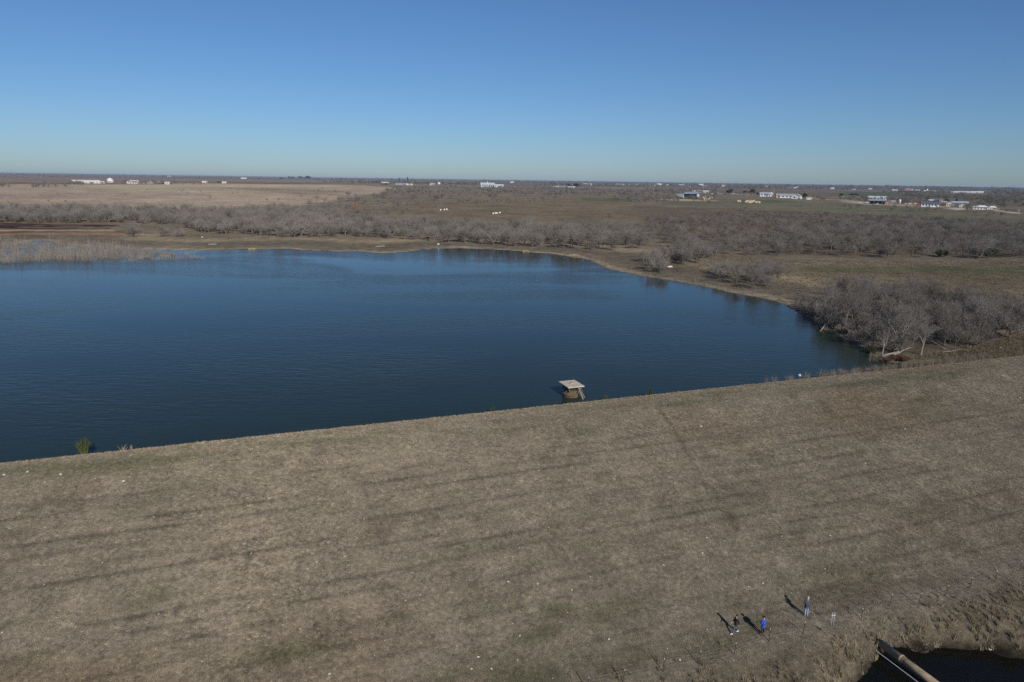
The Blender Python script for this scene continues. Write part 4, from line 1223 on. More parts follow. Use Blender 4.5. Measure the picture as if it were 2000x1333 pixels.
M_SKIN = paint((0.52, 0.33, 0.24), .6, .1)
def person(loc, rz_, height, pose, jacket_c, trouser_c, shoe_c, hair_c, label, headwear=None, long_hair=False):
    k = height / 1.75
    o = empty('person', loc, rz_); o.scale = (k, k, k)
    tag(o, label, 'person')
    J = {'pelvis': (0, 0, .95), 'waist': (0, 0, 1.10), 'chest': (0, .0, 1.34), 'neck': (0, .0, 1.49), 'jaw': (0, .025, 1.57), 'head': (0, .015, 1.66), 'crown': (0, .005, 1.715), 'nose': (0, .125, 1.63),
         'earL': (-.085, 0, 1.64), 'earR': (.085, 0, 1.64),
         'shL': (-.19, 0, 1.41), 'elL': (-.25, -.02, 1.13), 'wrL': (-.25, .08, .90), 'paL': (-.25, .10, .82),
         'shR': (.19, 0, 1.41), 'elR': (.25, -.02, 1.13), 'wrR': (.25, .08, .90), 'paR': (.25, .10, .82),
         'hiL': (-.09, 0, .90), 'knL': (-.10, .02, .50), 'anL': (-.10, -.02, .09), 'toL': (-.11, .17, .04),
         'hiR': (.09, 0, .90), 'knR': (.10, .02, .50), 'anR': (.10, -.02, .09), 'toR': (.11, .17, .04)}
    J.update(pose)
    J = {n_: Vector(v) for n_, v in J.items()}
    def build(nm, names, edges, rad, mat, extra=None, sub=2):
        idx = {n_: i for i, n_ in enumerate(names)}
        V = [J[n_] for n_ in names]; E_ = [(idx[p_], idx[q_]) for p_, q_ in edges]; Rr = [rad[n_] for n_ in names]
        if extra:
            for (base, chain, rs) in extra:
                prev = idx[base]
                for c_, r_ in zip(chain, rs):
                    V.append(c_); Rr.append(r_); E_.append((prev, len(V) - 1)); prev = len(V) - 1
        me_ = skin_mesh(nm, V, E_, Rr, sub); me_.materials.append(mat)
        return link(nm, me_, o)
    fingers = []
    for sd__ in 'LR':
        wr, pa_ = J['wr' + sd__], J['pa' + sd__]
        dn = (pa_ - wr).normalized(); fw_ = Vector((0, 1, 0)) if abs(dn.y) < .8 else Vector((0, 0, -1))
        sg = 1 if sd__ == 'L' else -1
        inn = Vector((sg, 0, 0)); across = dn.cross(inn).normalized()
        for f_ in range(4):
            off = across * (f_ - 1.5) * .021; ln = (.075, .085, .08, .062)[f_]
            c1 = pa_ + off + dn * .035; c2 = c1 + dn * ln * .5 + inn * .012; c3 = c2 + dn * ln * .4 + inn * .03
            fingers.append(('pa' + sd__, [c1, c2, c3], [.0095, .009, .0075]))
        th = wr.lerp(pa_, .55) + across * .04 * (1 if across.y > 0 else -1)
        fingers.append(('pa' + sd__, [th, th + dn * .035 + inn * .02, th + dn * .06 + inn * .03], [.012, .010, .008]))
    body_e = [('pelvis', 'waist'), ('waist', 'chest'), ('chest', 'neck'), ('neck', 'jaw'), ('jaw', 'head'), ('head', 'crown'), ('head', 'nose'), ('head', 'earL'), ('head', 'earR'),
              ('chest', 'shL'), ('shL', 'elL'), ('elL', 'wrL'), ('wrL', 'paL'), ('chest', 'shR'), ('shR', 'elR'), ('elR', 'wrR'), ('wrR', 'paR'),
              ('pelvis', 'hiL'), ('hiL', 'knL'), ('knL', 'anL'), ('anL', 'toL'), ('pelvis', 'hiR'), ('hiR', 'knR'), ('knR', 'anR'), ('anR', 'toR')]
    br = {'pelvis': (.13, .10), 'waist': (.13, .095), 'chest': (.15, .105), 'neck': .055, 'jaw': .068, 'head': (.078, .095), 'crown': (.055, .065), 'nose': .014, 'earL': .014, 'earR': .014}
    for sd__ in 'LR':
        br.update({'sh' + sd__: .055, 'el' + sd__: .042, 'wr' + sd__: .027, 'pa' + sd__: .034, 'hi' + sd__: .085, 'kn' + sd__: .055, 'an' + sd__: .038, 'to' + sd__: .03})
    build('body', list(J), body_e, br, M_SKIN, fingers)
    # clothes follow the body
    J['hem'] = J['pelvis'] + Vector((0, 0, -.15)); J['collar'] = J['neck'] + Vector((0, 0, -.01))
    for s2 in 'LR': J['cu' + s2] = J['el' + s2].lerp(J['wr' + s2], .94)
    jr = {'hem': (.19, .15), 'pelvis': (.185, .145), 'waist': (.172, .13), 'chest': (.18, .135), 'collar': .075, 'shL': .082, 'shR': .082, 'elL': .067, 'elR': .067, 'cuL': .048, 'cuR': .048}
    build('jacket', ['pelvis', 'hem', 'waist', 'chest', 'collar', 'shL', 'elL', 'cuL', 'shR', 'elR', 'cuR'],
          [('hem', 'pelvis'), ('pelvis', 'waist'), ('waist', 'chest'), ('chest', 'collar'), ('chest', 'shL'), ('shL', 'elL'), ('elL', 'cuL'), ('chest', 'shR'), ('shR', 'elR'), ('elR', 'cuR')], jr, paint(jacket_c, .8, .25, 9.0))
    for s2 in 'LR': J['le' + s2] = J['kn' + s2].lerp(J['an' + s2], .93)
    tr_ = {'pelvis': (.105, .09), 'hiL': .094, 'hiR': .094, 'knL': .076, 'knR': .076, 'leL': .062, 'leR': .062}
    build('trousers', ['pelvis', 'hiL', 'knL', 'leL', 'hiR', 'knR', 'leR'], [('pelvis', 'hiL'), ('hiL', 'knL'), ('knL', 'leL'), ('pelvis', 'hiR'), ('hiR', 'knR'), ('knR', 'leR')], tr_, paint(trouser_c, .85, .3, 9.0))
    for s2 in 'LR':
        an, to = J['an' + s2], J['to' + s2]
        h_ = an + Vector((0, -.05, -.045)); m_ = an.lerp(to, .55) + Vector((0, 0, -.02))
        me_ = skin_mesh('shoe', [h_, m_, to + Vector((0, .03, 0))], [(0, 1), (1, 2)], [.05, .05, .04], 2); me_.materials.append(paint(shoe_c, .7, .15)); link('shoe', me_, o)
    # hair or cap
    hc = J['head'] + Vector((0, -.012, .03)); bm = bmesh.new(); bmesh.ops.create_uvsphere(bm, u_segments=14, v_segments=9, radius=1)
    for v in list(bm.verts):
        v.co = Vector((v.co.x * .095, v.co.y * .113, v.co.z * .098))
    cut = -.02 if headwear else -.035
    bmesh.ops.delete(bm, geom=[v for v in bm.verts if v.co.z < cut and (v.co.y > -.03 or headwear)], context='VERTS')
    me_ = bpy.data.meshes.new('hair'); bm.to_mesh(me_); bm.free()
    for v in me_.vertices: v.co += hc
    me_.materials.append(paint(hair_c, .8, .2, 12.0)); link('cap' if headwear else 'hair', me_, o)
    if headwear:
        MB().box(-.07, .07, .08, .19, 0.0, .012).obj('cap_brim', paint(hair_c, .8, .2, 12.0), o).location = hc + Vector((0, 0, -.01))
    if long_hair:
        me_ = skin_mesh('hair', [J['head'] + Vector((0, -.06, .03)), J['neck'] + Vector((0, -.09, .02)), J['chest'] + Vector((0, -.135, .06))], [(0, 1), (1, 2)], [(.08, .05), (.08, .04), (.05, .02)], 1)
        me_.materials.append(paint(hair_c, .8, .2, 12.0)); link('hair', me_, o)
    for sx in (-.032, .032):
        bm = bmesh.new(); bmesh.ops.create_icosphere(bm, subdivisions=1, radius=.012); me_ = bpy.data.meshes.new('eye'); bm.to_mesh(me_); bm.free()
        me_.materials.append(paint((.04, .03, .03), .3, .05)); e_ = link('eye', me_, o); e_.location = J['head'] + Vector((sx, .088, .0))
    MB().box(-.025, .025, -.004, .004, -.006, .006).obj('mouth', paint((.32, .13, .11), .6, .1), o).location = J['jaw'] + Vector((0, .068, .0))
    return o
HANDS_UP = {'elL': (-.30, .0, 1.14), 'wrL': (-.13, .20, 1.10), 'paL': (-.06, .23, 1.11), 'elR': (.30, .0, 1.14), 'wrR': (.13, .20, 1.12), 'paR': (.06, .24, 1.13)}
STRIDE = {'knL': (-.10, .22, .52), 'anL': (-.10, .36, .10), 'toL': (-.11, .55, .07), 'knR': (.10, -.06, .50), 'anR': (.10, -.36, .15), 'toR': (.11, -.20, .05),
          'elL': (-.24, -.14, 1.14), 'wrL': (-.22, -.12, .92), 'paL': (-.22, -.11, .84), 'elR': (.24, .06, 1.13), 'wrR': (.2, .25, 1.0), 'paR': (.19, .32, .97)}
p3 = gp(1574, 1204); p2 = gp(1489, 1241); p1 = gp(1436, 1237)
person(p1, R(105), 1.62, STRIDE, (.035, .035, .042), (.06, .10, .17), (.7, .7, .7), (.025, .017, .013), 'person in dark jacket, blue jeans and white shoes striding left, furthest left of three', long_hair=True)
person(p2, R(35), 1.70, HANDS_UP, (.035, .085, .42), (.05, .04, .03), (.04, .03, .025), (.03, .018, .016), 'person in bright blue jacket and dark cap standing in the middle of three', headwear=True)
person(p3, R(8), 1.80, HANDS_UP, (.06, .065, .095), (.23, .33, .47), (.30, .28, .26), (.52, .40, .32), 'person in slate jacket and light blue jeans standing with back turned, furthest right of three')

# ------------------------------------------------------------------ farms and houses
WHITE, CREAM, GREY, BLUEG, TIN, RED, BROWN, DK, TAN = (.64, .63, .60), (.52, .47, .38), (.34, .34, .35), (.30, .36, .43), (.48, .51, .54), (.38, .06, .05), (.16, .09, .06), (.06, .06, .065), (.45, .37, .26)
GLASS = paint((.03, .035, .045), .15, .05)
def building(px, py, wpx, hpx, label, style='gable', wall=WHITE, roof=TIN, rot=0.0, dep=.7, wins=3, cat='house', name=None, rfrac=.42, group=None):
    p = gp(px, py); D = depth(p)
    w_ = wpx * D / FPX; h = hpx * D / FPX; d__ = max(w_ * dep, h * .8) if dep < 3 else dep
    yaw = math.atan2(p.y, p.x) - math.pi / 2 + R(rot)
    o = empty(name or {'house': 'house', 'barn': 'barn', 'shed': 'shed'}.get(cat, cat.replace(' ', '_')), p, yaw)
    tag(o, label, cat, group)
    mw, mr = paint(wall, .7, .18, .35), paint(roof, .45, .2, .3)
    a_, b_ = w_ / 2, d__ / 2
    he = h * (1 - rfrac)
    if style in ('gable', 'gable_end'):
        m = MB()
        if style == 'gable':
            m.add([(-a_, -b_, -.5), (a_, -b_, -.5), (a_, b_, -.5), (-a_, b_, -.5), (-a_, -b_, he), (a_, -b_, he), (a_, b_, he), (-a_, b_, he), (-a_, 0, h * .97), (a_, 0, h * .97)],
                  [(0, 1, 5, 4), (2, 3, 7, 6), (1, 2, 6, 9, 5), (3, 0, 4, 8, 7)])
            ov = .04 * w_; oy = b_ * .12
            sl = (h - he) / b_
            r_ = MB()
            for sgn in (-1, 1):
                e_ = sgn * (b_ + oy); ze = he - sl * oy
                r_.add([(-a_ - ov, e_, ze), (a_ + ov, e_, ze), (a_ + ov, 0, h), (-a_ - ov, 0, h), (-a_ - ov, e_, ze - .15), (a_ + ov, e_, ze - .15), (a_ + ov, 0, h - .15), (-a_ - ov, 0, h - .15)],
                       [(0, 1, 2, 3), (7, 6, 5, 4), (0, 4, 5, 1), (0, 3, 7, 4), (1, 5, 6, 2)])
        else:
            m.add([(-a_, -b_, -.5), (a_, -b_, -.5), (a_, b_, -.5), (-a_, b_, -.5), (-a_, -b_, he), (a_, -b_, he), (a_, b_, he), (-a_, b_, he), (0, -b_, h * .97), (0, b_, h * .97)],
                  [(0, 1, 5, 8, 4), (2, 3, 7, 9, 6), (1, 2, 6, 5), (3, 0, 4, 7)])
            oy = .05 * d__; ox = a_ * .1; sl = (h - he) / a_
            r_ = MB()
            for sgn in (-1, 1):
                e_ = sgn * (a_ + ox); ze = he - sl * ox
                r_.add([(e_, -b_ - oy, ze), (e_, b_ + oy, ze), (0, b_ + oy, h), (0, -b_ - oy, h), (e_, -b_ - oy, ze - .15), (e_, b_ + oy, ze - .15), (0, b_ + oy, h - .15), (0, -b_ - oy, h - .15)],
                       [(0, 1, 2, 3), (7, 6, 5, 4), (0, 4, 5, 1), (0, 3, 7, 4), (1, 5, 6, 2)])
        m.obj('wall', mw, o); r_.obj('roof', mr, o)
    elif style == 'hip':
        MB().box(-a_, a_, -b_, b_, -.5, he).obj('wall', mw, o)
        ov = .06 * w_; k_ = a_ * .45
        MB().add([(-a_ - ov, -b_ - ov, he), (a_ + ov, -b_ - ov, he), (a_ + ov, b_ + ov, he), (-a_ - ov, b_ + ov, he), (-k_, 0, h), (k_, 0, h)],
                 [(0, 1, 5, 4), (1, 2, 5), (2, 3, 4, 5), (3, 0, 4), (3, 2, 1, 0)]).obj('roof', mr, o)
    elif style == 'open':           # open-fronted shed: posts, back wall, sides and a tin roof
        MB().box(-a_, a_, b_ - .2, b_, -.5, he).obj('back_wall', paint((.12, .11, .10), .8), o)
        for sx in (-1, 1): MB().box(sx * a_ - .1, sx * a_ + .1, -b_, b_ - .2, -.5, he).obj('side_wall', mw, o)
        for k_ in range(1, 4): MB().box(-a_ + w_ * k_ / 4 - .15, -a_ + w_ * k_ / 4 + .15, -b_, -b_ + .3, -.5, he).obj('post', paint((.2, .17, .14), .8), o)
        MB().add([(-a_ * 1.06, -b_ * 1.15, he), (a_ * 1.06, -b_ * 1.15, he), (a_ * 1.06, b_ * 1.1, h), (-a_ * 1.06, b_ * 1.1, h), (-a_ * 1.06, -b_ * 1.15, he + .2), (a_ * 1.06, -b_ * 1.15, he + .2), (a_ * 1.06, b_ * 1.1, h + .2), (-a_ * 1.06, b_ * 1.1, h + .2)],
                 [(3, 2, 1, 0), (4, 5, 6, 7), (0, 1, 5, 4), (1, 2, 6, 5), (2, 3, 7, 6), (3, 0, 4, 7)]).obj('roof', mr, o)
        return o
    elif style == 'flat':
        MB().box(-a_, a_, -b_, b_, -.5, h * .88).obj('wall', mw, o)
        MB().box(-a_ * 1.03, a_ * 1.03, -b_ * 1.05, b_ * 1.05, h * .88, h).obj('roof', mr, o)
        he = h * .8
    if wins:
        ww = min(w_ / (wins + 1) * .5, 2.2); z0, z1 = he * .35, he * .8
        for k_ in range(wins):
            xc = -a_ + w_ * (k_ + .7) / (wins + .9)
            fo = MB().box(xc - ww / 2 - .12, xc + ww / 2 + .12, -b_ - .08, -b_ - .002, z0 - .12, z1 + .12).obj('window', paint((.7, .7, .68), .6, .05), o)
            MB().box(xc - ww / 2, xc + ww / 2, -b_ - .1, -b_ - .081, z0, z1).obj('pane', GLASS, fo)
        xc = a_ - w_ * .12
        MB().box(xc - .6, xc + .6, -b_ - .06, -b_ - .002, 0, min(2.2, he * .85)).obj('door', paint((.2, .13, .09), .6, .1), o)
    return o
def add_part(o, nm, b, mat):
    return MB().box(*b).obj(nm, mat, o)

building(168, 354.6, 44, 2.6, 'long low white livestock shed, far one of a pair on the left', 'gable', WHITE, WHITE, -3, .12, 5, 'barn')
building(185, 358.6, 35, 4.4, 'long low white livestock shed, near one of a pair on the left', 'gable', (.6, .58, .55), WHITE, -5, .2, 5, 'barn')
building(262, 359, 15, 6.4, 'white farm shed behind bare trees right of the white dome', 'gable', WHITE, WHITE, 20, .7, 2, 'shed')
building(252, 359, 7, 4, 'small white lean-to left of the white farm shed', 'flat', WHITE, WHITE, 0, .8, 1, 'shed')
building(291, 358.6, 20, 3.2, 'low grey-roofed shed on the left ridge', 'hip', (.4, .39, .38), TIN, 0, .5, 2, 'shed')
building(315, 359.5, 12, 4.2, 'dark open shed with pale blue roof on the left ridge', 'open', GREY, BLUEG, 0, .6, 0, 'shed')
building(327, 360.5, 9, 5, 'white cottage right of the dark open shed', 'gable', WHITE, (.5, .5, .5), 0, .7, 2)
building(400, 357.6, 9, 3.6, 'small white hut in the tan field right of the left ridge farm', 'gable', WHITE, WHITE, 0, .7, 1, 'shed')
building(438, 358.4, 8, 3.2, 'white trailer parked in the tan field on the left', 'flat', WHITE, WHITE, 0, .4, 2, 'trailer')
building(428, 357.6, 6, 2.6, 'small dark shed beside the white trailer on the left', 'open', DK, DK, 0, .6, 0, 'shed')
building(476, 350, 10, 3.2, 'lone white house on the far left skyline', 'gable', WHITE, (.5, .5, .5), 0, .7, 2)
building(330, 346, 7, 2.2, 'tiny white house on the horizon above the left farm', 'gable', WHITE, (.55, .55, .55), 0, .7, 0)
building(752, 361, 14, 5, 'brown open shed with white roof in the tan field', 'open', BROWN, WHITE, 10, .6, 0, 'shed')
building(784, 361.5, 22, 3.6, 'low bluish house right of the brown open shed', 'gable', BLUEG, (.3, .33, .42), 0, .5, 3)
building(800, 362, 12, 2.8, 'low white garage joined to the bluish house', 'flat', WHITE, WHITE, 0, .6, 1, 'garage')
building(844, 362, 10, 4, 'white shed among bare trees, left of the white storage tank', 'gable', WHITE, (.4, .4, .45), 0, .6, 2, 'shed')
hs = building(952, 366, 26, 8.5, 'pale two-storey house with a white chimney above the central trees', 'gable', (.55, .60, .58), TIN, 4, .5, 5)
add_part(hs, 'chimney', (-1.0, 1.0, -3, -1, 3, 15), paint(WHITE))
building(974, 366.5, 18, 6, 'pale low wing right of the chimneyed house', 'gable', (.60, .62, .60), TIN, 4, .5, 3)
building(1000, 357.5, 7, 2.4, 'small white house in the trees behind the chimneyed house', 'gable', WHITE, WHITE, 0, .7, 0)
building(1102, 367.5, 40, 3.6, 'long low white building below flat dark evergreens on the far rise', 'gable', WHITE, (.5, .5, .5), 0, .2, 5, 'barn')
building(1150, 362, 20, 3.2, 'white roofed building in the brown field left of the town', 'gable', WHITE, WHITE, 0, .4, 3)
bn = building(1350, 387.5, 26, 11.5, 'blue-grey roofed barn with wide dark open front', 'open', WHITE, BLUEG, -12, .8, 0, 'barn', rfrac=.28)
building(1328, 385, 14, 6, 'low grey lean-to shed left of the open-fronted barn', 'flat', (.3, .32, .34), BLUEG, -12, .6, 0, 'shed')
building(1367, 377.5, 34, 5, 'long white mobile home behind the open-fronted barn', 'flat', CREAM, WHITE, 4, .2, 5, 'mobile home')
building(1494, 384, 20, 8, 'white farmhouse with blue-grey roof and dark porch', 'gable', WHITE, BLUEG, 6, .6, 3)
building(1506, 384, 7, 9, 'narrow white gabled wing right of the white farmhouse', 'gable_end', WHITE, TIN, 6, 1.2, 1)
bb = building(1534, 387, 34, 8, 'long white barn with red end wall', 'gable', WHITE, BLUEG, 6, .45, 4, 'barn')
add_part(bb, 'end_wall', (-10.9, -8.6, -6, -4.9, 0, 4.2), paint(RED))
building(1556, 389, 15, 10, 'bright white gable-ended barn beside the large evergreen', 'gable_end', WHITE, BLUEG, -14, 1.2, 1, 'barn')
building(1580, 390.5, 10, 4, 'white camper right of the large evergreen', 'flat', WHITE, WHITE, 10, .4, 2, 'trailer')
building(1607, 392.5, 10, 7, 'dark red-brown shed in bare trees right of the white farm', 'gable', (.14, .06, .06), (.12, .07, .07), 0, .7, 1, 'shed')
building(1651, 386.5, 8, 3, 'pale bluish hut between two dark evergreens', 'flat', BLUEG, TIN, 0, .5, 1, 'shed')
building(1713, 390.5, 32, 7, 'large pale house with steel roof behind the porch house', 'gable', WHITE, TIN, 3, .4, 4)
ph = building(1714, 399, 28, 9, 'long house with steel roof and deep dark porch', 'open', (.30, .16, .11), BLUEG, 3, .5, 0, 'house', rfrac=.3)
building(1733, 399.5, 9, 6.5, 'small orange-brown shed at the end of the porch house', 'gable_end', (.38, .22, .16), (.3, .2, .16), 0, .9, 1, 'shed')
building(1742, 396, 12, 4, 'grey steel-roofed shed right of the orange-brown shed', 'gable', GREY, BLUEG, 0, .5, 1, 'shed')
building(1777, 398.8, 27, 2.2, 'long low cream wall of stacked material beside the drive', 'flat', CREAM, CREAM, 5, .08, 0, 'wall', name='yard_wall')
building(1795, 402.5, 9, 5.5, 'bright red shed left of the dark-roofed white house', 'gable', RED, (.3, .08, .07), 0, .7, 0, 'shed')
building(1815, 404.5, 30, 10, 'two-storey white house with dark roof', 'gable', (.62, .68, .72), (.10, .11, .14), 8, .5, 5)
building(1826, 396, 22, 6, 'steel-roofed house behind the dark-roofed white house', 'gable', (.5, .45, .4), TIN, 0, .5, 3)
building(1841, 397.5, 14, 4.5, 'low tan house left of the beige gabled house', 'gable', TAN, (.4, .36, .3), 0, .6, 2)
building(1853.5, 403.5, 9.5, 9.5, 'beige gable-fronted house facing the lake', 'gable_end', (.55, .52, .44), (.5, .52, .52), 0, 1.0, 2)
building(1873, 401, 28, 7.5, 'long house with blue-grey steel roof', 'gable', (.3, .3, .3), BLUEG, 6, .4, 4)
building(1877, 405, 7, 5, 'white porch shed in front of the long blue-grey roof', 'flat', WHITE, WHITE, 6, .6, 1, 'shed')
building(1914, 409.5, 25, 8, 'white hip-roofed house near the right edge', 'hip', WHITE, (.72, .74, .76), 5, .7, 4)
building(1938, 409.5, 13, 6.5, 'small white-roofed house right of the hip-roofed house', 'hip', (.6, .6, .62), (.72, .74, .76), 5, .7, 2)
building(1947, 411, 9, 4.5, 'pale yellow cabin at the end of the right-hand houses', 'gable', (.6, .54, .3), (.26, .16, .13), 5, .7, 2, 'cabin')
building(1875, 377, 30, 3, 'long white row of sheds on the far right rise', 'gable', WHITE, WHITE, 0, .15, 6, 'barn')
building(1901, 377.5, 10, 3.6, 'white round-topped shed on the far right rise, left of two', 'gable', WHITE, WHITE, 0, .6, 0, 'shed')
building(1914.5, 377.5, 10, 3.6, 'white round-topped shed on the far right rise, right of two', 'gable', WHITE, WHITE, 0, .6, 0, 'shed')
building(1953, 382, 11, 4, 'cream house at the edge of the dark far right trees', 'gable', CREAM, TAN, 0, .6, 2)
building(1665, 371, 3, 2.6, 'tiny white silo-like hut on the far right field, left of two', 'flat', WHITE, WHITE, 0, .8, 0, 'shed')
building(1669, 371, 3, 2.6, 'tiny white silo-like hut on the far right field, right of two', 'flat', WHITE, WHITE, 0, .8, 0, 'shed')
building(1699, 371, 7, 3, 'pale grey house on the far right field', 'gable', GREY, TIN, 0, .6, 0)
building(1748, 373.5, 9, 3, 'low white house in the far right fields', 'gable', WHITE, WHITE, 0, .6, 0)
building(1772, 372.5, 10, 4, 'salmon-coloured building in the far right fields', 'gable', (.42, .25, .2), (.4, .24, .2), 0, .6, 0)
building(1780, 372.5, 6, 3.6, 'white house touching the salmon building', 'gable', WHITE, WHITE, 0, .6, 0)
building(1792, 374, 7, 3, 'white house right of the salmon building', 'gable', WHITE, WHITE, 0, .6, 0)
building(1806, 374.5, 5, 2.5, 'small white house left of the pale tower in the far right fields', 'gable', WHITE, WHITE, 0, .6, 0)
building(1820, 375, 13, 2.6, 'low cream shed right of the pale tower', 'flat', CREAM, CREAM, 0, .4, 0, 'shed')
for i, (x, y, w_, h, c) in enumerate([(1207, 362.5, 9, 3, WHITE), (1216, 362.5, 6, 2.4, CREAM), (1229, 363.5, 5, 3, WHITE), (1242, 362.5, 8, 2.8, WHITE), (1258, 363.5, 5, 2.4, TAN), (1274, 363.5, 12, 2.4, CREAM), (1287, 362.5, 9, 3.6, WHITE),
                                      (1304, 363.5, 4, 2.6, WHITE), (1331, 364.5, 10, 4, WHITE), (1348, 365, 4, 2.6, CREAM), (1369, 364.5, 8, 5, WHITE), (1374, 366, 12, 4, (.5, .4, .36)), (1413, 365, 6, 3.6, CREAM),
                                      (1496, 366.5, 3.5, 3, CREAM), (1540, 368, 4, 2.2, WHITE), (1546, 368, 4, 2.2, WHITE), (1552, 368, 3, 2.2, WHITE), (1557, 368, 4, 3, WHITE), (1566, 368.5, 3, 1.6, WHITE), (1625, 369.5, 9, 2.6, WHITE)]):
    ordn = ['first', 'second', 'third', 'fourth', 'fifth', 'sixth', 'seventh', 'eighth', 'ninth', 'tenth', 'eleventh', 'twelfth', 'thirteenth', 'fourteenth', 'fifteenth', 'sixteenth', 'seventeenth', 'eighteenth', 'nineteenth', 'twentieth'][i]
    building(x, y, w_, h, '%s pale town building from the left on the central right horizon' % ordn, 'gable' if i % 3 else 'flat', c, c if i % 2 else TIN, random.uniform(-20, 20), .6, 0, 'building', group='pale town buildings on the horizon')

# storage tanks, dome, masts
def tank(px, py, wpx, hpx, lab, dome=False, name='storage_tank', cat='tank'):
    p = gp(px, py); D = depth(p); r_, h = wpx * D / FPX / 2, hpx * D / FPX
    o = empty(name, p); tag(o, lab, cat)
    if dome:
        MB().lathe([(r_, -.5), (r_, h * .25)] + [(r_ * math.cos(t), h * .25 + h * .75 * math.sin(t)) for t in (.3, .6, .9, 1.2, 1.45)], 24).obj('shell', paint(WHITE, .5, .1), o, True)
        MB().box(-r_ * .2, r_ * .2, -r_ * 1.03, -r_ * .8, -.3, h * .3).obj('door', paint((.3, .3, .32)), o)
    else:
        MB().lathe([(r_, -.5), (r_, h * .82), (r_ * .5, h * .95), (.1, h)], 20).obj('shell', paint(WHITE, .5, .12), o, True)
        MB().tube([(r_ * .9, -r_ * .6, 0), (r_ * .9, -r_ * .6, h * .85)], .08, 5).obj('ladder', M_STEEL, o)
    return o
tank(215.5, 357.5, 13, 9.5, 'white domed building on the left ridge behind bare trees', True, 'dome_building', 'dome')
tank(857.5, 361.5, 5.5, 5, 'round white storage tank above the central bare trees')
tank(1810.5, 375.5, 2.4, 6.5, 'pale slim tower in the far right fields', False, 'tower', 'tower')
tank(1757, 398, 4, 8.5, 'narrow cream silo right of the porch house', False, 'silo', 'silo')
def mast(px, py, hpx, lab, cross=True, name='utility_pole', cat='utility pole'):
    p = gp(px, py); h = hpx * depth(p) / FPX; o = empty(name, p); tag(o, lab, cat)
    MB().tube([(0, 0, -.5), (0, 0, h)], [.28, .2], 7).obj('pole', paint((.45, .42, .38), .8), o)
    if cross: MB().box(-1.3, 1.3, -.12, .12, h * .9, h * .9 + .25).obj('crossarm', paint((.3, .26, .22), .8), o)
    else: MB().lathe([(.25, h), (1.4, h + 1), (1.4, h + 2.5), (.4, h + 3.4)], 12).obj('tank', paint(WHITE, .5), o)
mast(695, 360, 10, 'pale utility pole, left of two against the central tree line')
mast(717, 360, 9, 'pale utility pole, right of two against the central tree line')
mast(1334, 366, 13, 'thin white mast rising over the town', False, 'water_tower', 'tower')
mast(1511, 381, 11, 'utility pole rising behind the long white barn')
mast(1989, 417, 7, 'leaning pale utility pole at the right edge')

# vehicles, bales and other small things
def vehicle(px, py, lpx, col, lab, rot=0, van=False):
    p = gp(px, py); L = max(4.3, min(6.5, lpx * depth(p) / FPX)); o = empty('parked_vehicle', p, R(rot) + math.atan2(p.y, p.x) - math.pi / 2)
    tag(o, lab, 'vehicle')
    a_ = L / 2
    MB().add([(-a_, -.9, .35), (a_, -.9, .35), (a_, .9, .35), (-a_, .9, .35), (-a_, -.9, .95), (a_ * .97, -.9, .9), (a_ * .97, .9, .9), (-a_, .9, .95)], [(3, 2, 1, 0), (4, 5, 6, 7), (0, 1, 5, 4), (1, 2, 6, 5), (2, 3, 7, 6), (3, 0, 4, 7)]).obj('body', paint(col, .3, .08), o)
    t0, t1 = (-a_ * .95, a_ * .7) if van else (-a_ * .25, a_ * .45); ht = 2.3 if van else 1.65
    MB().add([(t0, -.85, .952), (t1 + .4, -.85, .952), (t1 + .4, .85, .952), (t0, .85, .952), (t0 + .1, -.75, ht), (t1, -.75, ht), (t1, .75, ht), (t0 + .1, .75, ht)], [(4, 5, 6, 7), (0, 1, 5, 4), (1, 2, 6, 5), (2, 3, 7, 6), (3, 0, 4, 7)]).obj('cabin', paint(col, .3, .08), o)
    MB().box(t0 + .3, t1 - .1, -.87, -.86, 1.1, ht - .2).obj('side_window', GLASS, o)
    for x in (-a_ * .62, a_ * .62):
        for y in (-.82, .82):
            MB().tube([(x, y - .11, .36), (x, y + .11, .36)], .36, 12).obj('wheel', paint((.03, .03, .03), .8), o)
for a_ in [(1391, 380, 5, WHITE, 'white car parked right of the long mobile home'), (1404, 378.5, 8, WHITE, 'white van left of the lone round evergreen', 0, True), (1416, 379.5, 5, WHITE, 'white car at the left foot of the lone round evergreen'),
           (1432, 379.5, 4, WHITE, 'white car at the right foot of the lone round evergreen'), (1457, 382, 7, CREAM, 'cream van below the small low evergreen', 0, True), (1680, 397.5, 7, WHITE, 'white pickup left of the porch house'),
           (1693, 398, 7, (.5, .55, .6), 'silver car left of the porch house, beside the white pickup', 20), (1713, 400.5, 8, WHITE, 'white car in front of the dark porch', 5), (1779, 396.5, 4, WHITE, 'white van above the long cream wall', 0, True),
           (1094, 369, 6, WHITE, 'white van in front of the long low white building, left of two', 0, True), (1112, 369, 6, WHITE, 'white van in front of the long low white building, right of two', 0, True)]:
    vehicle(*a_)

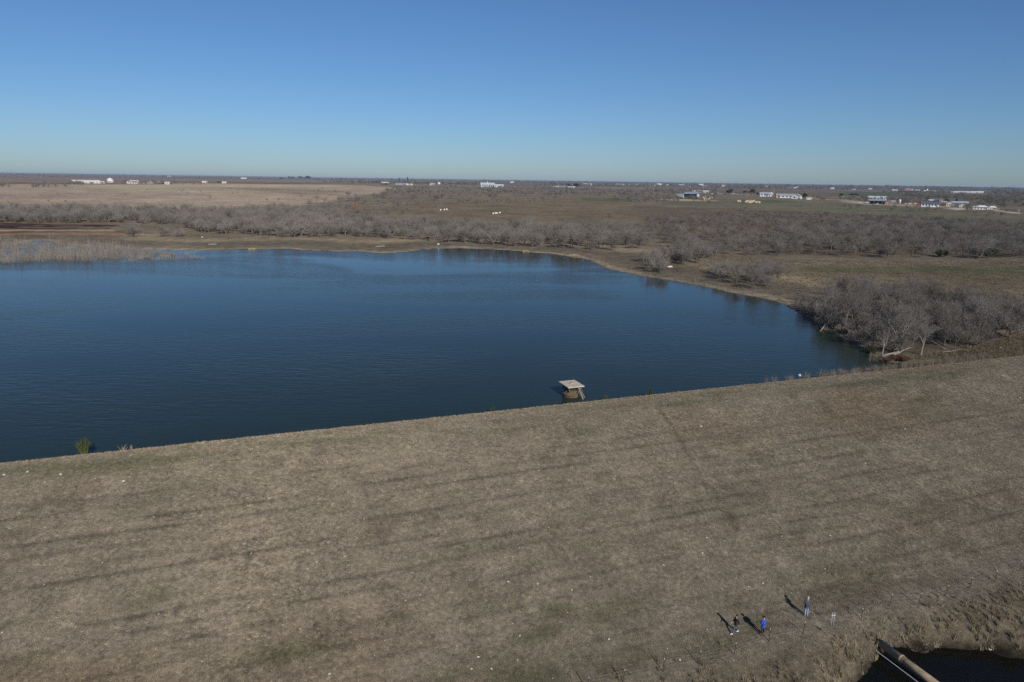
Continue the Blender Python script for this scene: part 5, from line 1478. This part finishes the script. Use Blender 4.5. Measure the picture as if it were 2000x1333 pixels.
M_HAY = paint((.50, .39, .28), .9, .3, 1.5)
def bale_mesh(seed):
    g_ = random.Random(seed); m = MB(); n = 14
    for x in (-.85, -.75, .75, .85):
        r_ = .95 if abs(x) < .8 else .85
        for k_ in range(n):
            an = 2 * math.pi * k_ / n; q = r_ * g_.uniform(.96, 1.03); m.v.append((x, q * math.cos(an), .92 + q * math.sin(an)))
    for i in range(3):
        for k_ in range(n): a_, b_ = i * n + k_, i * n + (k_ + 1) % n; m.f.append((a_, b_, b_ + n, a_ + n))
    m.f += [tuple(range(n - 1, -1, -1)), tuple(range(3 * n, 4 * n))]
    me_ = m.mesh('bale', True); me_.materials.append(M_HAY); return me_
BALES = [bale_mesh(k_) for k_ in range(3)]
def bale(px, py, k_, lab, grp, dz=0):
    p = gp(px, py); o = link('hay_bale', random.choice(BALES)); o.location = p + Vector((0, 0, dz)); o.scale = (k_, k_, k_); o.rotation_euler.z = random.uniform(-.5, .5) + 1.2
    tag(o, lab, 'hay bale', grp)
ORD = ['first', 'second', 'third', 'fourth', 'fifth', 'sixth', 'seventh', 'eighth', 'ninth']
for i in range(9): bale(1456 + i * 3.3, 397.2 + random.uniform(-.4, .6) + i * .05, 1.35, '%s pale hay bale from the left in the front of the long row' % ORD[i], 'hay bales in the long row')
for i in range(5): bale(1458 + i * 3.5, 395.6 + random.uniform(-.3, .3), 1.35, '%s pale hay bale from the left at the back of the long row' % ORD[i], 'hay bales in the long row')
for x in (1441, 1445): bale(x, 395.8, 1.4, 'pale hay bale of the small pair left of the long bale row', 'hay bales of the small pair')
for x, y in ((1375, 391.5), (1379, 391), (1383, 391), (1386, 390), (1374, 388), (1378, 388), (1381, 388), (1390, 388.5)): bale(x, y, 1.35, 'pale hay bale in the heap right of the open-fronted barn', 'hay bales in the heap')
def hive(px, py, lab, grp):
    p = gp(px, py); k_ = 3.0 * depth(p) / FPX / 1.5
    o = empty('white_box', p, random.uniform(-.4, .4)); o.scale = (k_, k_, k_); tag(o, lab, 'box', grp)
    MB().box(-.7, .7, -.6, .6, .1, 1.15).obj('body', paint(WHITE, .6, .1), o); MB().box(-.76, .76, -.66, .66, 1.152, 1.3).obj('lid', paint((.8, .8, .8), .5, .05), o)
    for x in (-.6, .6): MB().box(x - .08, x + .08, -.55, .55, -.2, .099).obj('runner', M_STEEL, o)
for x, y in ((860.5, 411.5), (868, 411), (872.5, 410.5)): hive(x, y, 'white box in the left group of three on the brown field', 'left group of white boxes')
for x, y in ((963, 418.5), (967.5, 418), (970.5, 418), (976, 417)): hive(x, y, 'white box in the right group of four on the brown field', 'right group of white boxes')
# white debris and drift on the shores
def slab_thing(px, py, sx, sy, sz, mat, name, lab, cat, z=None):
    p = gp(px, py) if z is None else Vector((*on_z(px, py, z), z))
    o = empty(name, p, random.uniform(-.6, .6)); tag(o, lab, cat)
    bev_box('hull', -sx, sx, -sy, sy, -.05, sz, mat, o, min(sz, sx) * .3); bev_box('top', -sx * .7, sx * .6, -sy * .6, sy * .6, sz + .003, sz * 1.35, mat, o, sz * .08)
slab_thing(1293, 522, .9, .35, .35, paint(WHITE, .5), 'overturned_boat', 'small white object under the bare trees on the right shore, left of two', 'boat')
slab_thing(1308, 522.5, 1.1, .4, .35, paint(WHITE, .5), 'overturned_boat', 'small white object under the bare trees on the right shore, right of two', 'boat')
slab_thing(856, 478.5, .5, .3, .45, paint(WHITE, .5), 'white_drum', 'white object on the far shore below a bare tree', 'debris')
slab_thing(395, 464.5, .35, .3, .4, paint(WHITE, .5), 'white_drum', 'small white object on the pale mud of the left far shore', 'debris')
slab_thing(743, 482, 2.0, .3, .2, M_DEAD, 'drift_plank', 'pale drift plank on the far mud shore', 'driftwood')
slab_thing(415, 478, 1.6, .4, .2, M_DEAD, 'drift_plank', 'pale drift plank on the mud at the left of the far shore', 'driftwood')
for i, (x, y) in enumerate(((493, 487.5), (1028, 492), (1120, 499.5), (1126, 500))):
    brush(x, y, 2.2, .8, paint((.5, .40, .2), .9, .3), ['straw-coloured weed heap at the waterline of the left far shore', 'yellow weed clump on the far waterline, left of three', 'yellow weed clump on the far waterline, middle of three', 'yellow weed clump on the far waterline, right of three'][i], 'weed_clump', 'weeds', 120)
v = ray(1562, 731); t = (-7.2 - to_sd(0, 0)[1]) / (v.x * NX + v.y * NY)
o = empty('float_ball', (v.x * t, v.y * t, .35)); tag(o, 'white ball at the water edge among reeds near the right end', 'float')
bm = bmesh.new(); bmesh.ops.create_icosphere(bm, subdivisions=3, radius=.22); me = bpy.data.meshes.new('ball'); bm.to_mesh(me); bm.free(); me.materials.append(paint((.7, .7, .66), .5, .1)); link('ball', me, o).location = (0, 0, .5)
MB().tube([(0, 0, .7), (0, 0, .78)], .04, 8).obj('eye_bolt', M_STEEL, o)

# ------------------------------------------------------------------ air
hz = MB().box(-27000, 27000, -27000, 27000, -16, 44).mesh('haze')
m, n, l, b = nmat('haze'); n.remove(b)
pv = n.new('ShaderNodeVolumePrincipled'); pv.inputs['Color'].default_value = (.58, .76, 1.0, 1); pv.inputs['Density'].default_value = 0.00005; pv.inputs['Anisotropy'].default_value = 0.0
l.new(pv.outputs[0], n['Material Output'].inputs['Volume'])
tag(link('haze', hz, None, [m]), kind='stuff')
